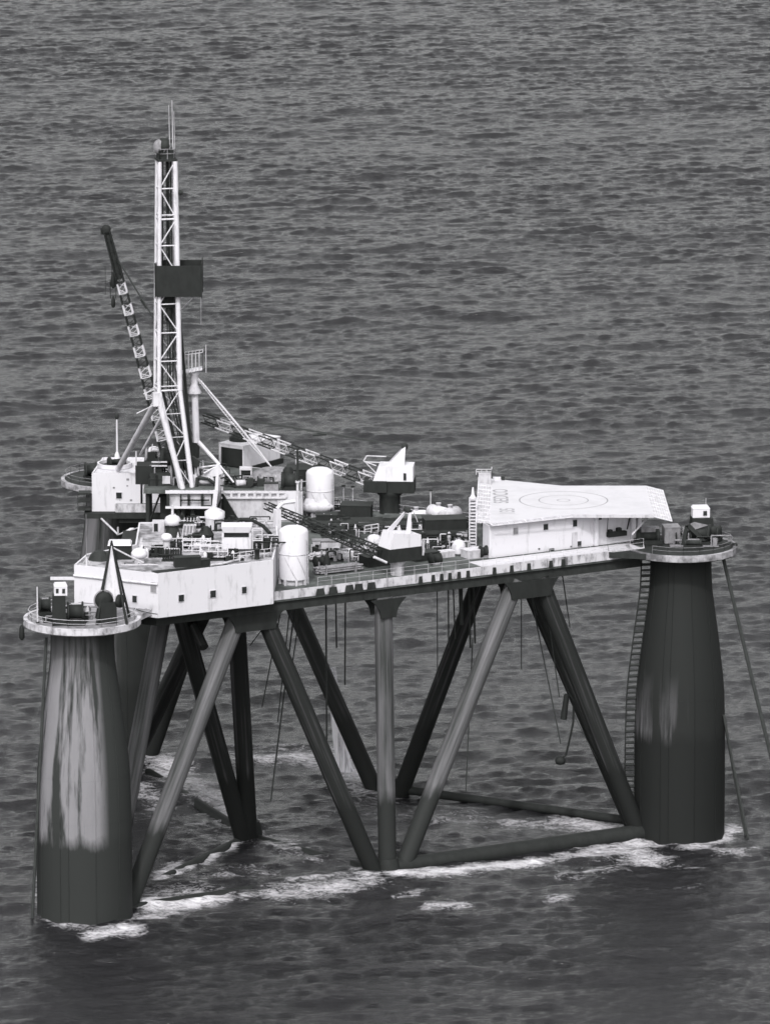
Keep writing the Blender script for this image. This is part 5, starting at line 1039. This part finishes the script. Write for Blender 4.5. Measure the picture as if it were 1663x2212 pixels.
p_ = at(81, 1345, 37.02); t_ = thing('flag_post', p_, 'thin white post at the left edge of the near left mooring platform', 'post'); MB().tube(p_, (p_.x, p_.y, hgt(81, 1268, p_)), .09, .07, 6).build('post', 'white', t_); MB().lathe(p_, [(.2, 0), (.2, .1)], 8).build('foot', 'dark', t_)
lr = onwall(317, 1321, *cw_) + Vector((-.05, -.25, 0)); t_ = thing('life_ring', lr, 'grey life ring hung low on the angled end wall of the near deck house', 'life ring'); MB().torus(lr, .34, .1, (-.48, -.87, 0)).build('ring', 'grey', t_); MB().box(lr + Vector((.03, .08, -.4)), .1, .06, .8).build('bracket', 'white2', t_)
# chain stopper box hung off the platform's left edge
p_ = at(47, 1350, 36.6); t_ = thing('hanging_fender', p_, 'small black fender hanging from the left edge of the near left mooring platform', 'fender'); MB().lathe(p_ + Vector((0, 0, -1.9)), [(.12, 0), (.33, .3), (.3, 1.5), (.1, 1.9)], 10).build('body', 'black', t_); MB().tube(p_, p_ + Vector((.3, 0, .6)), .04).build('lanyard', 'rope', t_)
# ------------------------------------------------------------------ anchor chains and lines
def line(name, label, cat, a, b, r, group=None, sag=0.0, mt='rope', n=10):
    a, b = Vector(a), Vector(b); pts = [a + (b - a) * (i / n) - Vector((0, 0, sag * 4 * (i / n) * (1 - i / n))) for i in range(n + 1)]
    return single(MB().path(pts, r, 6), name, mt, label, cat, group, b)
gA = 'anchor chains'
def under(u, v0, z0, y): return Vector((aty(u, v0, y).x, y, z0))
def chain(label, u0, v0, u1, v1, y, r, grp=gA):
    a = aty(u0, v0, y); b = aty(u1, v1, y); d = (b - a)
    if b.z > -1: b = b + d * ((b.z + 1.5) / max(.1, -d.z))
    return line('anchor_chain', label, 'anchor chain', a, b, r * 1.4, grp, .25)
chain('anchor chain hanging straight down left of the near left column', 100, 1378, 68, 2015, PA.y - 3.2, .14)
chain('anchor chain slanting away to the right from the right mooring platform', 1560, 1197, 1663, 1622, PB.y - 2.0, .17)
chain('anchor chain leaving the right column halfway up, left one of a close pair', 1560, 1530, 1612, 1815, PB.y - 1, .11)
chain('anchor chain leaving the right column halfway up, right one of a close pair', 1563, 1545, 1619, 1828, PB.y - 2.0, .12)
gC = 'lines hanging under the deck'
cab = [('thin cable dropping past the left side of the white water jet', 704, 1305, 706, 1640, -25, .09), ('short thin cable under the deck left of the upright brace', 725, 1303, 727, 1400, -25, .08), ('thin cable under the deck second from the upright brace', 746, 1300, 745, 1480, -25, .08),
 ('slanting line under the deck left end of a fan of five', 611, 1318, 566, 1528, -30, .06), ('slanting line under the deck reaching the water at the middle of the fan', 639, 1316, 585, 1730, -30, .08), ('short slanting line at the right of the fan', 652, 1316, 622, 1500, -30, .06), ('slanting line second from the left of the fan', 628, 1318, 600, 1560, -30, .06), ('thin slanting line from the brace head left of the fan', 575, 1370, 540, 1395, -42, .05),
 ('cable under the deck left of the crossing brace', 968, 1268, 969, 1400, -22, .07), ('thick hose hanging under the deck right of the crossing brace top', 994, 1268, 997, 1350, -22, .2), ('cable beside the thick hose', 978, 1266, 983, 1380, -22, .07), ('cable hanging under the deck right of the thick hose', 1012, 1264, 1016, 1400, -22, .10), ('cable nearest the leaning brace under the deck', 1022, 1262, 1026, 1390, -22, .10), ('long thin cable to the water between the two leaning braces', 1021, 1400, 1006, 1710, -22, .06), ('faint thin cable far left of the thick hose', 944, 1275, 945, 1480, -22, .05),
 ('thin cable between the two leaning braces of the right truss', 1126, 1285, 1126, 1446, -22, .05), ('slanting cable carrying the black ball', 1141, 1281, 1211, 1607, -22, .06), ('cable slanting past the right brace to the hook', 1186, 1371, 1208, 1506, -22, .06), ('cable right of the right truss top', 1211, 1240, 1231, 1356, -22, .06), ('faint thin cable beside the second brace', 1141, 1282, 1160, 1330, -22, .05)]
for lab, u0, v0, u1, v1, y, r in cab:
    line('cable', lab, 'cable', aty(u0, v0 - 22, y), aty(u1, v1, y), r * 1.35, gC, 0, 'rope', 3)
bp_ = aty(1210, 1643, -22); t_ = thing('hook_weight', bp_, 'black ball weight with a hook hanging from wires near the right column brace', 'hook'); MB().lathe(bp_ + Vector((0, 0, -.6)), [(.1, 0), (.55, .15), (.7, .6), (.5, 1.05), (.15, 1.2)], 14).build('weight', 'black', t_)
MB().path([bp_ + Vector((.3, 0, .4))] + [aty(u, v, -22) for u, v in ((1222, 1632), (1232, 1590), (1238, 1560), (1239, 1515), (1226, 1495))], .14, 6).tube(aty(1224, 1500, -22), aty(1217, 1554, -22), .34, .42, 8).build('hose', 'black', t_); MB().path([aty(u, v, -22) for u, v in ((1238, 1540), (1262, 1590), (1290, 1640))], .05, 5).build('tether', 'rope', t_)
# loose cable loop on the platform rim by the near deck house
line('cable', 'dark cable slack along the rim under the life ring', 'cable', at(290, 1315, 37.1), at(340, 1327, 37.1), .06, None, .1)
# ------------------------------------------------------------------ cooling-water discharge falling to the sea
m, t, p = new_mat('falling_water'); p.inputs['Base Color'].default_value = (.72, .71, .75, 1); p.inputs['Roughness'].default_value = .6
g = node(t, 'ShaderNodeNewGeometry'); mp = node(t, 'ShaderNodeMapping'); mp.inputs['Scale'].default_value = (2.2, 2.2, .12); t.links.new(g.outputs['Position'], mp.inputs['Vector'])
n1 = node(t, 'ShaderNodeTexNoise'); n1.inputs['Scale'].default_value = 1.2; n1.inputs['Detail'].default_value = 7; t.links.new(mp.outputs[0], n1.inputs['Vector'])
sx = node(t, 'ShaderNodeSeparateXYZ'); t.links.new(g.outputs['Position'], sx.inputs[0])
mr = node(t, 'ShaderNodeMapRange'); mr.inputs[1].default_value = 15; mr.inputs[2].default_value = 7; mr.inputs[3].default_value = .05; mr.inputs[4].default_value = .92; t.links.new(sx.outputs['Z'], mr.inputs[0])
r1 = rampn(t, .26, .52); t.links.new(n1.outputs['Fac'], r1.inputs[0]); mu = node(t, 'ShaderNodeMath', operation='MULTIPLY'); t.links.new(r1.outputs[0], mu.inputs[0]); t.links.new(mr.outputs[0], mu.inputs[1]); t.links.new(mu.outputs[0], p.inputs['Alpha'])
M['fall'] = m
wf = at(747, 1664, 0); q_ = MB()
for j, (ox, rr) in enumerate(((0, 1.0), (-.25, .8), (.3, .7), (0, .45))):
    tx = aty(716, 1470, wf.y).x; H = hgt(716, 1440, wf); pts = []; rad = []
    for i in range(13):
        k = i / 12; pts.append(Vector((wf.x + ox + (tx - wf.x) * (k ** .75), wf.y + ox, H * k - .2))); rad.append(rr * (1.0 - .55 * k))
    q_.spine(pts, rad, 20)
single(q_, 'water_jet', 'fall', 'white stream of discharged water falling into the sea behind the left truss', 'water jet', None, wf)

# ------------------------------------------------------------------ pipework and small machinery filling the decks
def tangle(label, u, v, z, w_, d_, h_, n, seed, pm='pale', dm='black'):
    rn = random.Random(seed); p = at(u, v, z); t_ = thing('pipework', p, label, 'pipework', 'pipework and small machinery on the decks')
    def pt(): return p + Vector((rn.uniform(-w_ / 2, w_ / 2), rn.uniform(0, d_), rn.uniform(.12, h_)))
    for nm, mt, k in (('dark_pipe', dm, n), ('pale_pipe', pm, int(n * .6))):
        q_ = MB()
        for i in range(k):
            a = pt(); ax = rn.choice((0, 0, 1)); L = rn.uniform(.6, 3.0) * (1 if ax == 0 else .6); b = a + (Vector((L, 0, 0)) if ax == 0 else Vector((0, L, 0)))
            r = rn.uniform(.05, .13)
            if i == 0: q_.box((p.x, p.y + d_ * .25, z + .02), w_, .12, .1); q_.box((p.x, p.y + d_ * .75, z + .02), w_, .12, .1); q_.box((p.x, p.y + d_ / 2, z + .03), .12, d_, .1)
            q_.path([Vector((a.x, a.y, z)), a, b, Vector((b.x, b.y, max(z, b.z - rn.uniform(.2, 1.0))))], r, 5)
        q_.build(nm, mt, t_)
    q_ = MB()
    for i in range(max(3, n // 3)):
        a = pt(); q_.box((a.x, a.y, z), rn.uniform(.3, 1.1), rn.uniform(.3, .9), rn.uniform(.3, h_), rn.choice((0, AAB)))
    q_.box((p.x, p.y + d_ / 2, z + .005), w_ * .95, d_ * .95, .05); q_.build('machine', rn.choice(('dark', 'black', 'grey')), t_); q_ = MB()
    for i in range(max(2, n // 5)):
        a = pt(); q_.lathe((a.x, a.y, z), [(.22, 0), (.26, .5), (.2, rn.uniform(.6, h_)), (.05, h_ + .1)], 9)
    q_.build('canister', rn.choice(('pale', 'white2', 'grey')), t_)
for i, a in enumerate((('pipework between the round-topped ventilator and the bottle rack', 335, 1205, zA, 3.4, 5, 1.1, 12),
    ('pale pipework around the foot of the ladders on the near roof', 400, 1190, zA, 4.4, 6, 1.3, 18, 'white2', 'dark'), ('pipework behind the white control cabin', 500, 1148, zA, 5.0, 5, 1.3, 14),
    ('pipework right of the control cabin by the end railing', 566, 1192, zA, 2.4, 5, 1.2, 12, 'white2', 'black'), ('pipework along the rear edge of the near roof', 400, 1142, zA, 6.0, 4, 1.2, 14, 'white2', 'black'), ('low pipework at the front right of the near roof', 485, 1212, zA, 5.0, 4, .8, 12),
    ('dark machinery between the near tank and the grey bin', 705, 1215, 37.02, 4.5, 6, 1.4, 16), ('dark machinery under the near crane boom', 770, 1212, 37.02, 5, 7, 1.4, 18), ('machinery on the deck left of the long pipe rack', 735, 1165, 37.02, 5, 8, 1.6, 18), ('machinery right of the near crane by the dome-topped tank', 950, 1192, 37.02, 4.6, 6, 1.4, 16),
    ('machinery between the round-ended vessels and the ladder tower', 990, 1150, 37.02, 3.4, 8, 1.8, 14, 'grey', 'black'), ('machinery behind the near crane house on the far deck', 860, 1160, 37.02, 7, 6, 1.2, 18), ('machinery at the foot of the far upright tank', 735, 1120, 37.02, 3, 6, 1.6, 12),
    ('pipework on the low house roof in front of the machinery house', 555, 1050, 41.0, 5, 5, 1.0, 16), ('pipework on the low house roof beside the dark drum', 600, 1046, 41.0, 3.5, 4, .9, 10), ('pipework on the drill floor under the mast', 352, 1050, FL, 4.0, 5, 2.4, 20, 'grey', 'black'), ('pipework on the drill floor right of the mast legs', 440, 1036, FL, 3.0, 5, 1.6, 12, 'pale', 'black'),
    ('machinery around the windlasses on the near left platform', 140, 1346, 37.02, 5.5, 5, 1.3, 12, 'grey', 'black'), ('machinery around the windlasses on the right platform', 1500, 1182, 37.02, 6.5, 6, 1.6, 16, 'grey', 'dark'), ('dark pipework under the raised crane behind the mast', 345, 1002, 41.05, 4, 5, 1.6, 14, 'pale', 'black'))):
    tangle(a[0], a[1], a[2], a[3], a[4], a[5], a[6], a[7], 30 + i, *(a[8:]))
